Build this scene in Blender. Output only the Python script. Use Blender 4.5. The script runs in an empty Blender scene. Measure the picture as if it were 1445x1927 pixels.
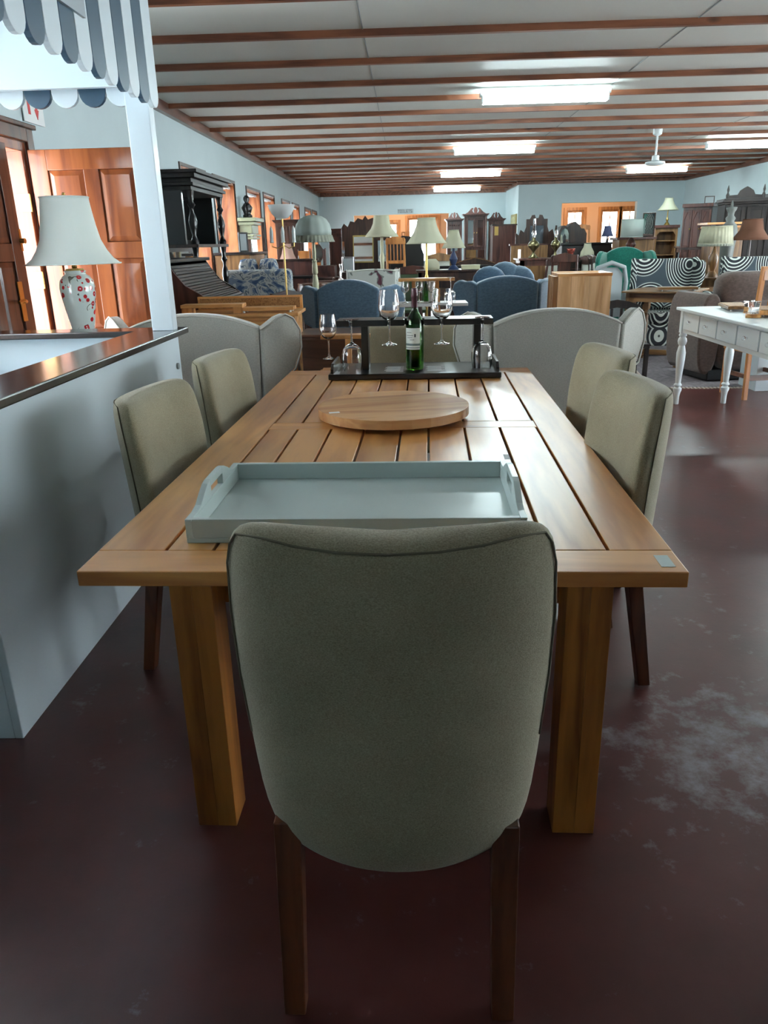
import bpy, bmesh, math, random
from mathutils import Vector, Matrix
random.seed(7)
PI = math.pi; R = math.radians
SC = bpy.context.scene; COL = SC.collection

# ------------------------------------------------ camera
cd = bpy.data.cameras.new('camera'); cam = bpy.data.objects.new('camera', cd); COL.objects.link(cam)
cd.sensor_fit = 'VERTICAL'; cd.sensor_height = 24.0; cd.lens = 24.0 * 1431.4 / 1927.0
cd.clip_start = 0.05; cd.clip_end = 200
pitch, yaw, roll = .3388, -.0351, -.0245
fw = Vector((math.sin(yaw)*math.cos(pitch), math.cos(yaw)*math.cos(pitch), -math.sin(pitch)))
rt = Vector((math.cos(yaw), -math.sin(yaw), 0)); up = rt.cross(fw)
rt2 = rt*math.cos(roll) + up*math.sin(roll); up2 = -rt*math.sin(roll) + up*math.cos(roll)
mw = Matrix((rt2, up2, -fw)).transposed().to_4x4(); mw.translation = Vector((0, 0, 1.4903))
cam.matrix_world = mw
SC.camera = cam

# ------------------------------------------------ world, view
W = bpy.data.worlds.new('sky'); SC.world = W; W.use_nodes = True
bgn = W.node_tree.nodes['Background']
bgn.inputs[0].default_value = (0.86, 0.95, 1.0, 1); bgn.inputs[1].default_value = 8.0
vs = SC.view_settings
vs.view_transform = 'Standard'; vs.look = 'None'; vs.gamma = 1; vs.use_curve_mapping = False
vs.exposure = 1.12
TUBE_STRENGTH = 36.0
WARM_ROOM = 30.0

# ------------------------------------------------ materials
def newmat(name):
    m = bpy.data.materials.new(name); m.use_nodes = True
    return m, m.node_tree.nodes, m.node_tree.links, m.node_tree.nodes['Principled BSDF']
def c4(c): return (c[0], c[1], c[2], 1)
def flat(name, col, rough=.5, metal=0, spec=.5, coat=0, noise=0, nscale=20, bump=0, bscale=200, sheen=0, trans=0, sss=0):
    m, N, L, P = newmat(name)
    P.inputs['Base Color'].default_value = c4(col); P.inputs['Roughness'].default_value = rough
    P.inputs['Metallic'].default_value = metal; P.inputs['Specular IOR Level'].default_value = spec
    P.inputs['Coat Weight'].default_value = coat; P.inputs['Sheen Weight'].default_value = sheen
    P.inputs['Coat Roughness'].default_value = .15
    tc = N.new('ShaderNodeTexCoord')
    if noise:
        n = N.new('ShaderNodeTexNoise'); n.inputs['Scale'].default_value = nscale; n.inputs['Detail'].default_value = 5
        L.new(tc.outputs['Object'], n.inputs['Vector'])
        r = N.new('ShaderNodeValToRGB')
        r.color_ramp.elements[0].position = .3; r.color_ramp.elements[1].position = .7
        r.color_ramp.elements[0].color = c4([max(0, v*(1-noise)) for v in col]); r.color_ramp.elements[1].color = c4([min(1, v*(1+noise)) for v in col])
        L.new(n.outputs['Fac'], r.inputs[0]); L.new(r.outputs[0], P.inputs['Base Color'])
    if bump:
        n2 = N.new('ShaderNodeTexNoise'); n2.inputs['Scale'].default_value = bscale; n2.inputs['Detail'].default_value = 3
        L.new(tc.outputs['Object'], n2.inputs['Vector'])
        b = N.new('ShaderNodeBump'); b.inputs['Strength'].default_value = bump; b.inputs['Distance'].default_value = .01
        L.new(n2.outputs['Fac'], b.inputs['Height']); L.new(b.outputs[0], P.inputs['Normal'])
    return m
def wood(name, dark, light, axis='z', scale=6, rough=.4, coat=0, knots=True, island=.12, coatr=.1):
    m, N, L, P = newmat(name)
    tc = N.new('ShaderNodeTexCoord'); mp = N.new('ShaderNodeMapping')
    s = {'x': (.12, 1, 1), 'y': (1, .12, 1), 'z': (1, 1, .12)}[axis]
    mp.inputs['Scale'].default_value = s
    geo = N.new('ShaderNodeNewGeometry')
    add = N.new('ShaderNodeVectorMath'); add.operation = 'ADD'
    mul = N.new('ShaderNodeVectorMath'); mul.operation = 'SCALE'; mul.inputs['Scale'].default_value = 7.3
    comb = N.new('ShaderNodeCombineXYZ')
    for i in range(3): L.new(geo.outputs['Random Per Island'], comb.inputs[i])
    L.new(comb.outputs[0], mul.inputs[0]); L.new(tc.outputs['Object'], mp.inputs[0])
    L.new(mp.outputs[0], add.inputs[0]); L.new(mul.outputs[0], add.inputs[1])
    n = N.new('ShaderNodeTexNoise'); n.inputs['Scale'].default_value = scale; n.inputs['Detail'].default_value = 3
    n.inputs['Distortion'].default_value = .6
    L.new(add.outputs[0], n.inputs['Vector'])
    # contour rings of a stretched noise read as growth rings
    mm = N.new('ShaderNodeMath'); mm.operation = 'MULTIPLY'; mm.inputs[1].default_value = 9
    L.new(n.outputs['Fac'], mm.inputs[0])
    fr = N.new('ShaderNodeMath'); fr.operation = 'PINGPONG'; fr.inputs[1].default_value = 1
    L.new(mm.outputs[0], fr.inputs[0])
    f = N.new('ShaderNodeTexNoise'); f.inputs['Scale'].default_value = scale*14; f.inputs['Detail'].default_value = 4
    L.new(add.outputs[0], f.inputs['Vector'])
    mx = N.new('ShaderNodeMath'); mx.operation = 'MULTIPLY_ADD'; mx.inputs[1].default_value = .40; 
    L.new(f.outputs['Fac'], mx.inputs[0])
    h = N.new('ShaderNodeMath'); h.operation = 'MULTIPLY'; h.inputs[1].default_value = .50
    L.new(fr.outputs[0], h.inputs[0]); L.new(h.outputs[0], mx.inputs[2])
    ramp = N.new('ShaderNodeValToRGB'); e = ramp.color_ramp.elements
    e[0].position = .2; e[0].color = c4(dark); e[1].position = .65; e[1].color = c4(light)
    L.new(mx.outputs[0], ramp.inputs[0])
    last = ramp.outputs[0]
    hs = N.new('ShaderNodeHueSaturation')
    mr = N.new('ShaderNodeMapRange'); mr.inputs['To Min'].default_value = 1-island*1.5; mr.inputs['To Max'].default_value = 1+island
    L.new(geo.outputs['Random Per Island'], mr.inputs[0]); L.new(mr.outputs[0], hs.inputs['Value']); L.new(last, hs.inputs['Color'])
    last = hs.outputs[0]
    if knots:
        v = N.new('ShaderNodeTexVoronoi'); v.inputs['Scale'].default_value = scale*.55
        mp2 = N.new('ShaderNodeMapping'); mp2.inputs['Scale'].default_value = {'x': (.45, 1, 1), 'y': (1, .45, 1), 'z': (1, 1, .45)}[axis]
        L.new(tc.outputs['Object'], mp2.inputs[0]); L.new(mp2.outputs[0], v.inputs['Vector'])
        kr = N.new('ShaderNodeValToRGB'); kr.color_ramp.elements[0].position = .03; kr.color_ramp.elements[0].color = (1, 1, 1, 1)
        kr.color_ramp.elements[1].position = .085; kr.color_ramp.elements[1].color = (0, 0, 0, 1)
        L.new(v.outputs['Distance'], kr.inputs[0])
        mixk = N.new('ShaderNodeMix'); mixk.data_type = 'RGBA'
        L.new(kr.outputs[0], mixk.inputs[0]); L.new(last, mixk.inputs[6]); mixk.inputs[7].default_value = c4([v_*.25 for v_ in dark])
        last = mixk.outputs[2]
    L.new(last, P.inputs['Base Color'])
    P.inputs['Roughness'].default_value = rough; P.inputs['Coat Weight'].default_value = coat; P.inputs['Coat Roughness'].default_value = coatr
    b = N.new('ShaderNodeBump'); b.inputs['Strength'].default_value = .12; b.inputs['Distance'].default_value = .004
    L.new(mx.outputs[0], b.inputs['Height']); L.new(b.outputs[0], P.inputs['Normal'])
    return m
def weave(name, a, b, scale=260, sheen=.3, lint=.0, rough=.9):
    m, N, L, P = newmat(name)
    tc = N.new('ShaderNodeTexCoord')
    n = N.new('ShaderNodeTexNoise'); n.inputs['Scale'].default_value = scale; n.inputs['Detail'].default_value = 2
    mp = N.new('ShaderNodeMapping'); mp.inputs['Scale'].default_value = (1, 1, 1.8)
    L.new(tc.outputs['Object'], mp.inputs[0]); L.new(mp.outputs[0], n.inputs['Vector'])
    n3 = N.new('ShaderNodeTexNoise'); n3.inputs['Scale'].default_value = 3.5; n3.inputs['Detail'].default_value = 3
    L.new(tc.outputs['Object'], n3.inputs['Vector'])
    r = N.new('ShaderNodeValToRGB'); e = r.color_ramp.elements
    e[0].position = .32; e[0].color = c4(a); e[1].position = .68; e[1].color = c4(b)
    ad = N.new('ShaderNodeMath'); ad.operation = 'MULTIPLY_ADD'; ad.inputs[1].default_value = .35
    L.new(n3.outputs['Fac'], ad.inputs[0]); 
    m2 = N.new('ShaderNodeMath'); m2.operation = 'MULTIPLY'; m2.inputs[1].default_value = .65
    L.new(n.outputs['Fac'], m2.inputs[0]); L.new(m2.outputs[0], ad.inputs[2])
    L.new(ad.outputs[0], r.inputs[0]); L.new(r.outputs[0], P.inputs['Base Color'])
    P.inputs['Roughness'].default_value = rough; P.inputs['Sheen Weight'].default_value = sheen; P.inputs['Sheen Roughness'].default_value = .5
    bp = N.new('ShaderNodeBump'); bp.inputs['Strength'].default_value = .35; bp.inputs['Distance'].default_value = .002
    L.new(n.outputs['Fac'], bp.inputs['Height']); L.new(bp.outputs[0], P.inputs['Normal'])
    return m
def emit(name, col, s):
    m, N, L, P = newmat(name)
    P.inputs['Base Color'].default_value = c4(col); P.inputs['Emission Color'].default_value = c4(col); P.inputs['Emission Strength'].default_value = s
    return m
def glass(name, col=(1, 1, 1), rough=0, ior=1.45):
    m, N, L, P = newmat(name)
    P.inputs['Base Color'].default_value = c4(col); P.inputs['Transmission Weight'].default_value = 1
    P.inputs['Roughness'].default_value = rough; P.inputs['IOR'].default_value = ior
    return m
def shade_mat(name, col, tr=.35):
    m, N, L, P = newmat(name)
    out = N['Material Output']; t = N.new('ShaderNodeBsdfTranslucent'); t.inputs[0].default_value = c4(col)
    mx = N.new('ShaderNodeMixShader'); mx.inputs[0].default_value = tr
    P.inputs['Base Color'].default_value = c4(col); P.inputs['Roughness'].default_value = .8
    L.new(P.outputs[0], mx.inputs[1]); L.new(t.outputs[0], mx.inputs[2]); L.new(mx.outputs[0], out.inputs[0])
    return m

M = {}
M['wall'] = flat('wall_paint', (.55, .65, .67), .8, bump=.1, bscale=60, noise=.03, nscale=2)
M['peach'] = flat('peach_paint', (.85, .50, .30), .8, bump=.08, bscale=60)
M['beam'] = wood('beam_wood', (.13, .045, .022), (.26, .095, .045), 'x', 5, .55)
M['trimwood'] = wood('trim_wood', (.10, .04, .025), (.2, .085, .05), 'y', 4, .4, .3)
M['pine'] = wood('pine', (.46, .18, .045), (.82, .43, .15), 'z', 5, .45, .3)
M['pinex'] = wood('pine_x', (.46, .18, .045), (.82, .43, .15), 'x', 5, .45, .3)
M['piney'] = wood('pine_y', (.42, .19, .065), (.72, .42, .19), 'y', 5, .45, .3)
M['winpine'] = wood('window_pine', (.27, .07, .02), (.52, .19, .065), 'z', 5, .45, .3)
M['doorpine'] = wood('door_pine', (.20, .045, .010), (.36, .10, .025), 'z', 4, .35, .5, island=0)
M['darkdoor'] = wood('dark_door', (.055, .018, .010), (.13, .045, .022), 'z', 4, .35, .4)
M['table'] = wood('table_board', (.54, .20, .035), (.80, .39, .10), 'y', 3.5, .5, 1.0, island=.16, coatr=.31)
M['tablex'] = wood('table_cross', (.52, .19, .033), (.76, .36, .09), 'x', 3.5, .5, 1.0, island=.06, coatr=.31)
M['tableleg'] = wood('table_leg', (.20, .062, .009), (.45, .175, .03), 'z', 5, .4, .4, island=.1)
M['legwood'] = wood('chair_leg', (.07, .02, .007), (.15, .045, .016), 'z', 8, .35, .4, knots=False)
M['linen'] = weave('linen', (.19, .172, .10), (.44, .405, .28), 330, .25)
M['velvetbeige'] = weave('beige_velvet', (.34, .35, .31), (.47, .48, .43), 90, .6)
M['piping'] = flat('piping', (.52, .53, .48), .8)
M['blue'] = weave('blue_velvet', (.065, .14, .225), (.125, .235, .35), 40, .8)
M['bluelight'] = weave('light_blue_velvet', (.08, .16, .24), (.16, .27, .37), 40, .8)
M['green'] = weave('green_velvet', (.0, .13, .095), (.01, .24, .17), 40, .7)
M['brown'] = weave('brown_suede', (.065, .042, .034), (.13, .088, .072), 30, .3)
M['white'] = flat('white_paint', (.74, .82, .84), .35, coat=.2)
M['kioskwhite'] = flat('stand_paint', (.62, .72, .77), .4, coat=.15)
M['navy'] = flat('navy_paint', (.035, .085, .135), .4)
M['black'] = flat('black_gloss', (.009, .009, .010), .3, coat=.25)
M['blackwood'] = wood('black_wood', (.008, .006, .006), (.02, .014, .012), 'z', 5, .5, .0, knots=False)
M['counter'] = flat('dark_counter', (.016, .012, .012), .24, coat=.7)
M['dark'] = wood('dark_wood', (.018, .009, .007), (.055, .026, .018), 'z', 5, .35, .35, knots=False)
M['mahog'] = wood('mahogany', (.045, .016, .013), (.12, .045, .033), 'z', 5, .35, .4, knots=False)
M['redbrown'] = wood('redbrown_wood', (.075, .028, .015), (.16, .062, .032), 'x', 4, .35, .5, knots=False)
M['oak'] = wood('oak', (.13, .062, .022), (.27, .14, .052), 'z', 5, .4, .3, knots=False)
M['oakx'] = wood('oak_x', (.13, .062, .022), (.27, .14, .052), 'x', 5, .4, .3, knots=False)
M['orange'] = wood('orange_wood', (.42, .15, .04), (.66, .28, .085), 'z', 5, .4, .3, knots=False)
M['tray'] = flat('tray_paint', (.55, .655, .64), .35, coat=.15)
M['brass'] = flat('brass', (.52, .36, .12), .3, 1)
M['chrome'] = flat('chrome', (.8, .8, .82), .15, 1)
M['mirror'] = flat('mirror', (.82, .86, .86), .03, 1)
M['cream'] = shade_mat('cream_shade', (.62, .62, .47))
M['whiteshade'] = shade_mat('white_shade', (.88, .94, .90))
M['greyshade'] = shade_mat('grey_shade', (.58, .66, .62), .4)
M['fringe'] = shade_mat('fringe_thread', (.42, .44, .36), .3)
M['pinkshade'] = shade_mat('pink_shade', (.80, .55, .46))
M['brownshade'] = shade_mat('brown_shade', (.22, .10, .06))
M['navyshade'] = shade_mat('navy_shade', (.05, .06, .13))
M['creampaint'] = flat('cream_paint', (.55, .54, .36), .4)
M['glass'] = glass('clear_glass')
M['greenglass'] = glass('green_glass', (.055, .20, .02))
M['crystal'] = glass('crystal', (.95, .97, 1))
M['wine'] = flat('wine_foil', (.075, .018, .03), .35)
M['navyfoil'] = flat('navy_foil', (.02, .04, .11), .35)
M['label'] = flat('paper_label', (.62, .67, .62), .7)
M['labeldark'] = flat('label_print', (.05, .06, .06), .7)
M['labelband'] = flat('label_band', (.12, .17, .17), .6)
M['paper'] = flat('paper', (.8, .82, .82), .7)
M['red'] = flat('red_print', (.65, .03, .03), .5)
M['rubber'] = flat('rubber', (.012, .012, .012), .6)
M['gilt'] = flat('gilt', (.42, .33, .12), .4, .6)
M['marble'] = flat('marble', (.55, .56, .56), .3)
M['greenleather'] = flat('green_leather', (.07, .12, .06), .5)
M['paleupholst'] = weave('pale_upholstery', (.38, .40, .34), (.55, .57, .50), 60)
M['plastic'] = flat('grey_plastic', (.28, .32, .33), .5)
M['tubegl'] = emit('tube_light', (.80, .97, 1.0), TUBE_STRENGTH)
M['picture'] = flat('picture_print', (.42, .40, .22), .6, noise=.5, nscale=12)
M['wicker'] = flat('wicker', (.30, .16, .06), .7, noise=.5, nscale=90)
M['rug'] = flat('rug_pile', (.17, .15, .16), .95, noise=.35, nscale=18, bump=.5, bscale=300)
M['fringerug'] = flat('rug_fringe', (.45, .38, .32), .95)
M['ceramic'] = flat('ceramic', (.68, .74, .72), .2, coat=.5)

# ceiling board: faint soiling, pale grey
M['ceiling'] = flat('ceiling_board', (.60, .615, .575), .55, noise=.05, nscale=1.2)

def floor_mat():
    m, N, L, P = newmat('red_polished_concrete')
    tc = N.new('ShaderNodeTexCoord')
    n = N.new('ShaderNodeTexNoise'); n.inputs['Scale'].default_value = 1.6; n.inputs['Detail'].default_value = 8; n.inputs['Roughness'].default_value = .6
    L.new(tc.outputs['Object'], n.inputs['Vector'])
    r = N.new('ShaderNodeValToRGB'); e = r.color_ramp.elements
    e[0].position = .3; e[0].color = (.052, .017, .0155, 1); e[1].position = .72; e[1].color = (.130, .042, .038, 1)
    L.new(n.outputs['Fac'], r.inputs[0])
    # worn pale scuffs, with floor glare painted in as colour, in ragged shapes
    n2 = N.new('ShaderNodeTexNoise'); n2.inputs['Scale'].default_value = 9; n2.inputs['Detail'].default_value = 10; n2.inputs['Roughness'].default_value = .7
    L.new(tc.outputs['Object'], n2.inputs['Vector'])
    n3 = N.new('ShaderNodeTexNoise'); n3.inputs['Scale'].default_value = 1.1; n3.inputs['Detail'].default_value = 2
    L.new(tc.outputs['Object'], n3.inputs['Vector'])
    # large pale patch beside the table: wear plus painted-in glare; faint scuffs elsewhere
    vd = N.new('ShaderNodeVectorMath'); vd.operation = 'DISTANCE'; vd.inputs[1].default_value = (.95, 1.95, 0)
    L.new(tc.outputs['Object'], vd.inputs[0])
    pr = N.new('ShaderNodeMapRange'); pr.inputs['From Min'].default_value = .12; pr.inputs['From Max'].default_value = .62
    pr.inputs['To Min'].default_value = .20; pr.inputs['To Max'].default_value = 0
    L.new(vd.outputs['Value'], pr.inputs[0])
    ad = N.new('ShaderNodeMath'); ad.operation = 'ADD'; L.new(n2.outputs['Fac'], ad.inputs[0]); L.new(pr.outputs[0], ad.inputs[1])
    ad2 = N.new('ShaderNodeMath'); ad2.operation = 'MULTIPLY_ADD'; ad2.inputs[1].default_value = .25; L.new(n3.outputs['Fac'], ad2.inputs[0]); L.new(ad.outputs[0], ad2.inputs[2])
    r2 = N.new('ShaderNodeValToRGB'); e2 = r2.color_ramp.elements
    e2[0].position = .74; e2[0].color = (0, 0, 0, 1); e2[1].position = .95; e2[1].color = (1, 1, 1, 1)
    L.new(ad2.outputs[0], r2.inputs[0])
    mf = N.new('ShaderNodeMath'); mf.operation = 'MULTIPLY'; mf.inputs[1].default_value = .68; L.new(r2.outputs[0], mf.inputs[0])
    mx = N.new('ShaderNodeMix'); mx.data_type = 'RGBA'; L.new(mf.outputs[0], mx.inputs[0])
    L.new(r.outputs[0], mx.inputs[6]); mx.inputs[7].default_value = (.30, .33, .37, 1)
    L.new(mx.outputs[2], P.inputs['Base Color'])
    rr = N.new('ShaderNodeMapRange'); rr.inputs['To Min'].default_value = .22; rr.inputs['To Max'].default_value = .42
    L.new(n.outputs['Fac'], rr.inputs[0]); L.new(rr.outputs[0], P.inputs['Roughness'])
    b = N.new('ShaderNodeBump'); b.inputs['Strength'].default_value = .25; b.inputs['Distance'].default_value = .004
    L.new(n2.outputs['Fac'], b.inputs['Height']); L.new(b.outputs[0], P.inputs['Normal'])
    return m
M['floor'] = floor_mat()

def swirl_mat():
    # concentric onion rings: repeated bands from tiled centres
    m, N, L, P = newmat('swirl_fabric')
    tc = N.new('ShaderNodeTexCoord')
    v = N.new('ShaderNodeTexVoronoi'); v.inputs['Scale'].default_value = 2.2; v.inputs['Randomness'].default_value = .6
    mp = N.new('ShaderNodeMapping'); mp.inputs['Scale'].default_value = (1, .35, .85)
    L.new(tc.outputs['Object'], mp.inputs[0]); L.new(mp.outputs[0], v.inputs['Vector'])
    s = N.new('ShaderNodeMath'); s.operation = 'MULTIPLY'; s.inputs[1].default_value = 95; L.new(v.outputs['Distance'], s.inputs[0])
    q = N.new('ShaderNodeMath'); q.operation = 'SINE'; L.new(s.outputs[0], q.inputs[0])
    r = N.new('ShaderNodeValToRGB'); e = r.color_ramp.elements
    e[0].position = .35; e[0].color = (.018, .022, .028, 1); e[1].position = .5; e[1].color = (.62, .68, .63, 1)
    L.new(q.outputs[0], r.inputs[0]); 
    far = N.new('ShaderNodeValToRGB'); far.color_ramp.elements[0].position = .66; far.color_ramp.elements[1].position = .70
    L.new(v.outputs['Distance'], far.inputs[0])
    mx = N.new('ShaderNodeMix'); mx.data_type = 'RGBA'; L.new(far.outputs[0], mx.inputs[0]); L.new(r.outputs[0], mx.inputs[6]); mx.inputs[7].default_value = (.05, .07, .085, 1)
    L.new(mx.outputs[2], P.inputs['Base Color']); P.inputs['Roughness'].default_value = .9
    return m
M['swirl'] = swirl_mat()
def blotch(name, cols, scale, rough=.9, dist=1.5, stretch=(1, 1, 1)):
    m, N, L, P = newmat(name)
    tc = N.new('ShaderNodeTexCoord'); n = N.new('ShaderNodeTexNoise'); n.inputs['Scale'].default_value = scale
    n.inputs['Detail'].default_value = 2; n.inputs['Distortion'].default_value = dist
    mp = N.new('ShaderNodeMapping'); mp.inputs['Scale'].default_value = stretch
    L.new(tc.outputs['Object'], mp.inputs[0]); L.new(mp.outputs[0], n.inputs['Vector'])
    r = N.new('ShaderNodeValToRGB'); r.color_ramp.interpolation = 'CONSTANT'
    e = r.color_ramp.elements; e[0].position = 0; e[0].color = c4(cols[0][1]); e[1].position = cols[1][0]; e[1].color = c4(cols[1][1])
    for p, c in cols[2:]:
        x = e.new(p); x.color = c4(c)
    L.new(n.outputs['Fac'], r.inputs[0]); L.new(r.outputs[0], P.inputs['Base Color']); P.inputs['Roughness'].default_value = rough
    return m
M['bluefloral'] = blotch('blue_leaf_fabric', [(0, (.06, .11, .22)), (.40, (.20, .26, .35)), (.48, (.55, .57, .55)), (.56, (.12, .15, .2)), (.60, (.50, .52, .50))], 5, dist=2.5)
M['floral'] = blotch('floral_fabric', [(0, (.12, .04, .06)), (.36, (.20, .22, .2)), (.41, (.55, .57, .53)), (.66, (.28, .25, .27)), (.70, (.52, .54, .50))], 6, dist=1)
M['giltcarve'] = blotch('carved_relief', [(0, (.30, .14, .045)), (.45, (.50, .27, .10)), (.55, (.26, .12, .04)), (.6, (.48, .25, .09))], 30, .5, 2)
# vase glaze with red blossoms and grey twigs
def vase_mat():
    m, N, L, P = newmat('blossom_glaze')
    tc = N.new('ShaderNodeTexCoord')
    v = N.new('ShaderNodeTexVoronoi'); v.inputs['Scale'].default_value = 24
    L.new(tc.outputs['Object'], v.inputs['Vector'])
    r = N.new('ShaderNodeValToRGB'); e = r.color_ramp.elements; r.color_ramp.interpolation = 'CONSTANT'
    e[0].position = 0; e[0].color = (.75, .55, .5, 1); e[1].position = .10; e[1].color = (.45, .015, .02, 1)
    x = e.new(.36); x.color = (.58, .66, .63, 1)
    L.new(v.outputs['Distance'], r.inputs[0])
    n = N.new('ShaderNodeTexNoise'); n.inputs['Scale'].default_value = 7; n.inputs['Detail'].default_value = 1; L.new(tc.outputs['Object'], n.inputs['Vector'])
    mr = N.new('ShaderNodeValToRGB'); mr.color_ramp.interpolation = 'CONSTANT'; mr.color_ramp.elements[0].color = (0, 0, 0, 1); mr.color_ramp.elements[1].position = .47; mr.color_ramp.elements[1].color = (1, 1, 1, 1)
    L.new(n.outputs['Fac'], mr.inputs[0])
    tw = N.new('ShaderNodeTexNoise'); tw.inputs['Scale'].default_value = 6; tw.inputs['Detail'].default_value = 2; L.new(tc.outputs['Object'], tw.inputs['Vector'])
    t2 = N.new('ShaderNodeValToRGB'); t2.color_ramp.interpolation = 'CONSTANT'; q = t2.color_ramp.elements
    q[0].position = 0; q[0].color = (.58, .66, .63, 1); q[1].position = .495; q[1].color = (.10, .11, .10, 1); z = q.new(.51); z.color = (.58, .66, .63, 1)
    L.new(tw.outputs['Fac'], t2.inputs[0])
    mx = N.new('ShaderNodeMix'); mx.data_type = 'RGBA'; L.new(mr.outputs[0], mx.inputs[0]); L.new(t2.outputs[0], mx.inputs[6]); L.new(r.outputs[0], mx.inputs[7])
    L.new(mx.outputs[2], P.inputs['Base Color']); P.inputs['Roughness'].default_value = .12; P.inputs['Coat Weight'].default_value = .5
    return m
M['vase'] = vase_mat()

# ------------------------------------------------ mesh builder
class B:
    def __init__(s): s.bm = bmesh.new(); s.T = None
    def _v(s, p):
        p = Vector(p)
        return s.bm.verts.new(s.T @ p if s.T else p)
    def box(s, x0, x1, y0, y1, z0, z1):
        v = [s._v((x, y, z)) for x in (x0, x1) for y in (y0, y1) for z in (z0, z1)]
        for f in ((0, 1, 3, 2), (4, 6, 7, 5), (0, 4, 5, 1), (2, 3, 7, 6), (0, 2, 6, 4), (1, 5, 7, 3)):
            s.bm.faces.new([v[i] for i in f])
        return s
    def taper(s, c0, c1, s0, s1):
        """four-sided tapered bar from centre c0 (size s0) to centre c1 (size s1)"""
        q = []
        for c, k in ((c0, s0), (c1, s1)):
            for dx, dy in ((-1, -1), (1, -1), (1, 1), (-1, 1)): q.append(s._v((c[0]+dx*k[0]/2, c[1]+dy*k[1]/2, c[2])))
        s.bm.faces.new(q[:4][::-1]); s.bm.faces.new(q[4:])
        for i in range(4): s.bm.faces.new((q[i], q[(i+1) % 4], q[4+(i+1) % 4], q[4+i]))
        return s
    def ring(s, pts): return [s._v(p) for p in pts]
    def loft(s, rings, cap=True, closed=True):
        rs = [s.ring(r) for r in rings]; n = len(rs[0])
        for a, b in zip(rs, rs[1:]):
            for i in range(n if closed else n-1):
                j = (i+1) % n; s.bm.faces.new((a[i], a[j], b[j], b[i]))
        if cap: s.bm.faces.new(rs[0][::-1]); s.bm.faces.new(rs[-1])
        return s
    def lathe(s, prof, c=(0, 0, 0), n=20, cap=True):
        rings = [[(c[0]+r*math.cos(2*PI*i/n), c[1]+r*math.sin(2*PI*i/n), c[2]+z) for i in range(n)] for r, z in prof]
        return s.loft(rings, cap)
    def cyl(s, p0, p1, r0, r1=None, n=12):
        r1 = r0 if r1 is None else r1
        p0, p1 = Vector(p0), Vector(p1); d = (p1-p0).normalized()
        a = d.orthogonal().normalized(); b = d.cross(a)
        rings = [[p+r*(a*math.cos(2*PI*i/n)+b*math.sin(2*PI*i/n)) for i in range(n)] for p, r in ((p0, r0), (p1, r1))]
        return s.loft(rings)
    def tube(s, pts, r, n=8):
        pts = [Vector(p) for p in pts]; rings = []; a = None
        for i, p in enumerate(pts):
            d = (pts[min(i+1, len(pts)-1)]-pts[max(i-1, 0)]).normalized()
            if a is None: a = d.orthogonal().normalized()
            else: a = (a-d*a.dot(d)).normalized()
            b = d.cross(a); rr = r[i] if isinstance(r, (list, tuple)) else r
            rings.append([p+rr*(a*math.cos(2*PI*k/n)+b*math.sin(2*PI*k/n)) for k in range(n)])
        return s.loft(rings)
    def prism(s, pts, axis, a0, a1):
        def P(u, v, a): return {'x': (a, u, v), 'y': (u, a, v), 'z': (u, v, a)}[axis]
        return s.loft([[P(u, v, a0) for u, v in pts], [P(u, v, a1) for u, v in pts]])
    def ball(s, c, r, n=12, sx=1, sy=1, sz=1):
        prof = [(max(.001, r*math.sin(PI*i/8)), -r*math.cos(PI*i/8)) for i in range(9)]
        rings = [[(c[0]+q*sx*math.cos(2*PI*k/n), c[1]+q*sy*math.sin(2*PI*k/n), c[2]+z*sz) for k in range(n)] for q, z in prof]
        return s.loft(rings)
    def out(s, name, mat, parent=None, bevel=0, smooth=False, sub=0, seg=2, mats=None):
        bmesh.ops.recalc_face_normals(s.bm, faces=s.bm.faces)
        me = bpy.data.meshes.new(name); s.bm.to_mesh(me); s.bm.free()
        o = bpy.data.objects.new(name, me); COL.objects.link(o)
        me.materials.append(M[mat] if isinstance(mat, str) else mat)
        if smooth:
            for p in me.polygons: p.use_smooth = True
        if bevel:
            md = o.modifiers.new('bevel', 'BEVEL'); md.width = bevel; md.segments = seg; md.limit_method = 'ANGLE'; md.angle_limit = R(40)
        if sub:
            md = o.modifiers.new('subdivision', 'SUBSURF'); md.levels = sub; md.render_levels = sub
        if smooth == 'angle':
            me.set_sharp_from_angle(angle=R(35))
        if parent: o.parent = parent
        return o
def tag(o, label, cat, group=None):
    o['label'] = label; o['category'] = cat
    if group: o['group'] = group
    return o
def thing(name, label, cat, loc=(0, 0, 0), rz=0, group=None):
    o = bpy.data.objects.new(name, None); COL.objects.link(o); o.empty_display_size = .1
    o.location = loc; o.rotation_euler = (0, 0, rz)
    return tag(o, label, cat, group)
def struct(name, b, mat, **k):
    o = b.out(name, mat, **k); o['kind'] = 'structure'; return o
def dup(root, loc, rz=None, label=None, group=None, cat=None):
    r = root.copy(); COL.objects.link(r); r.location = loc
    if rz is not None: r.rotation_euler = (0, 0, rz)
    if label: r['label'] = label
    if group: r['group'] = group
    def rec(src, dst):
        for ch in list(src.children):
            c = ch.copy(); COL.objects.link(c); c.parent = dst; rec(ch, c)
    rec(root, r)
    return r
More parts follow.
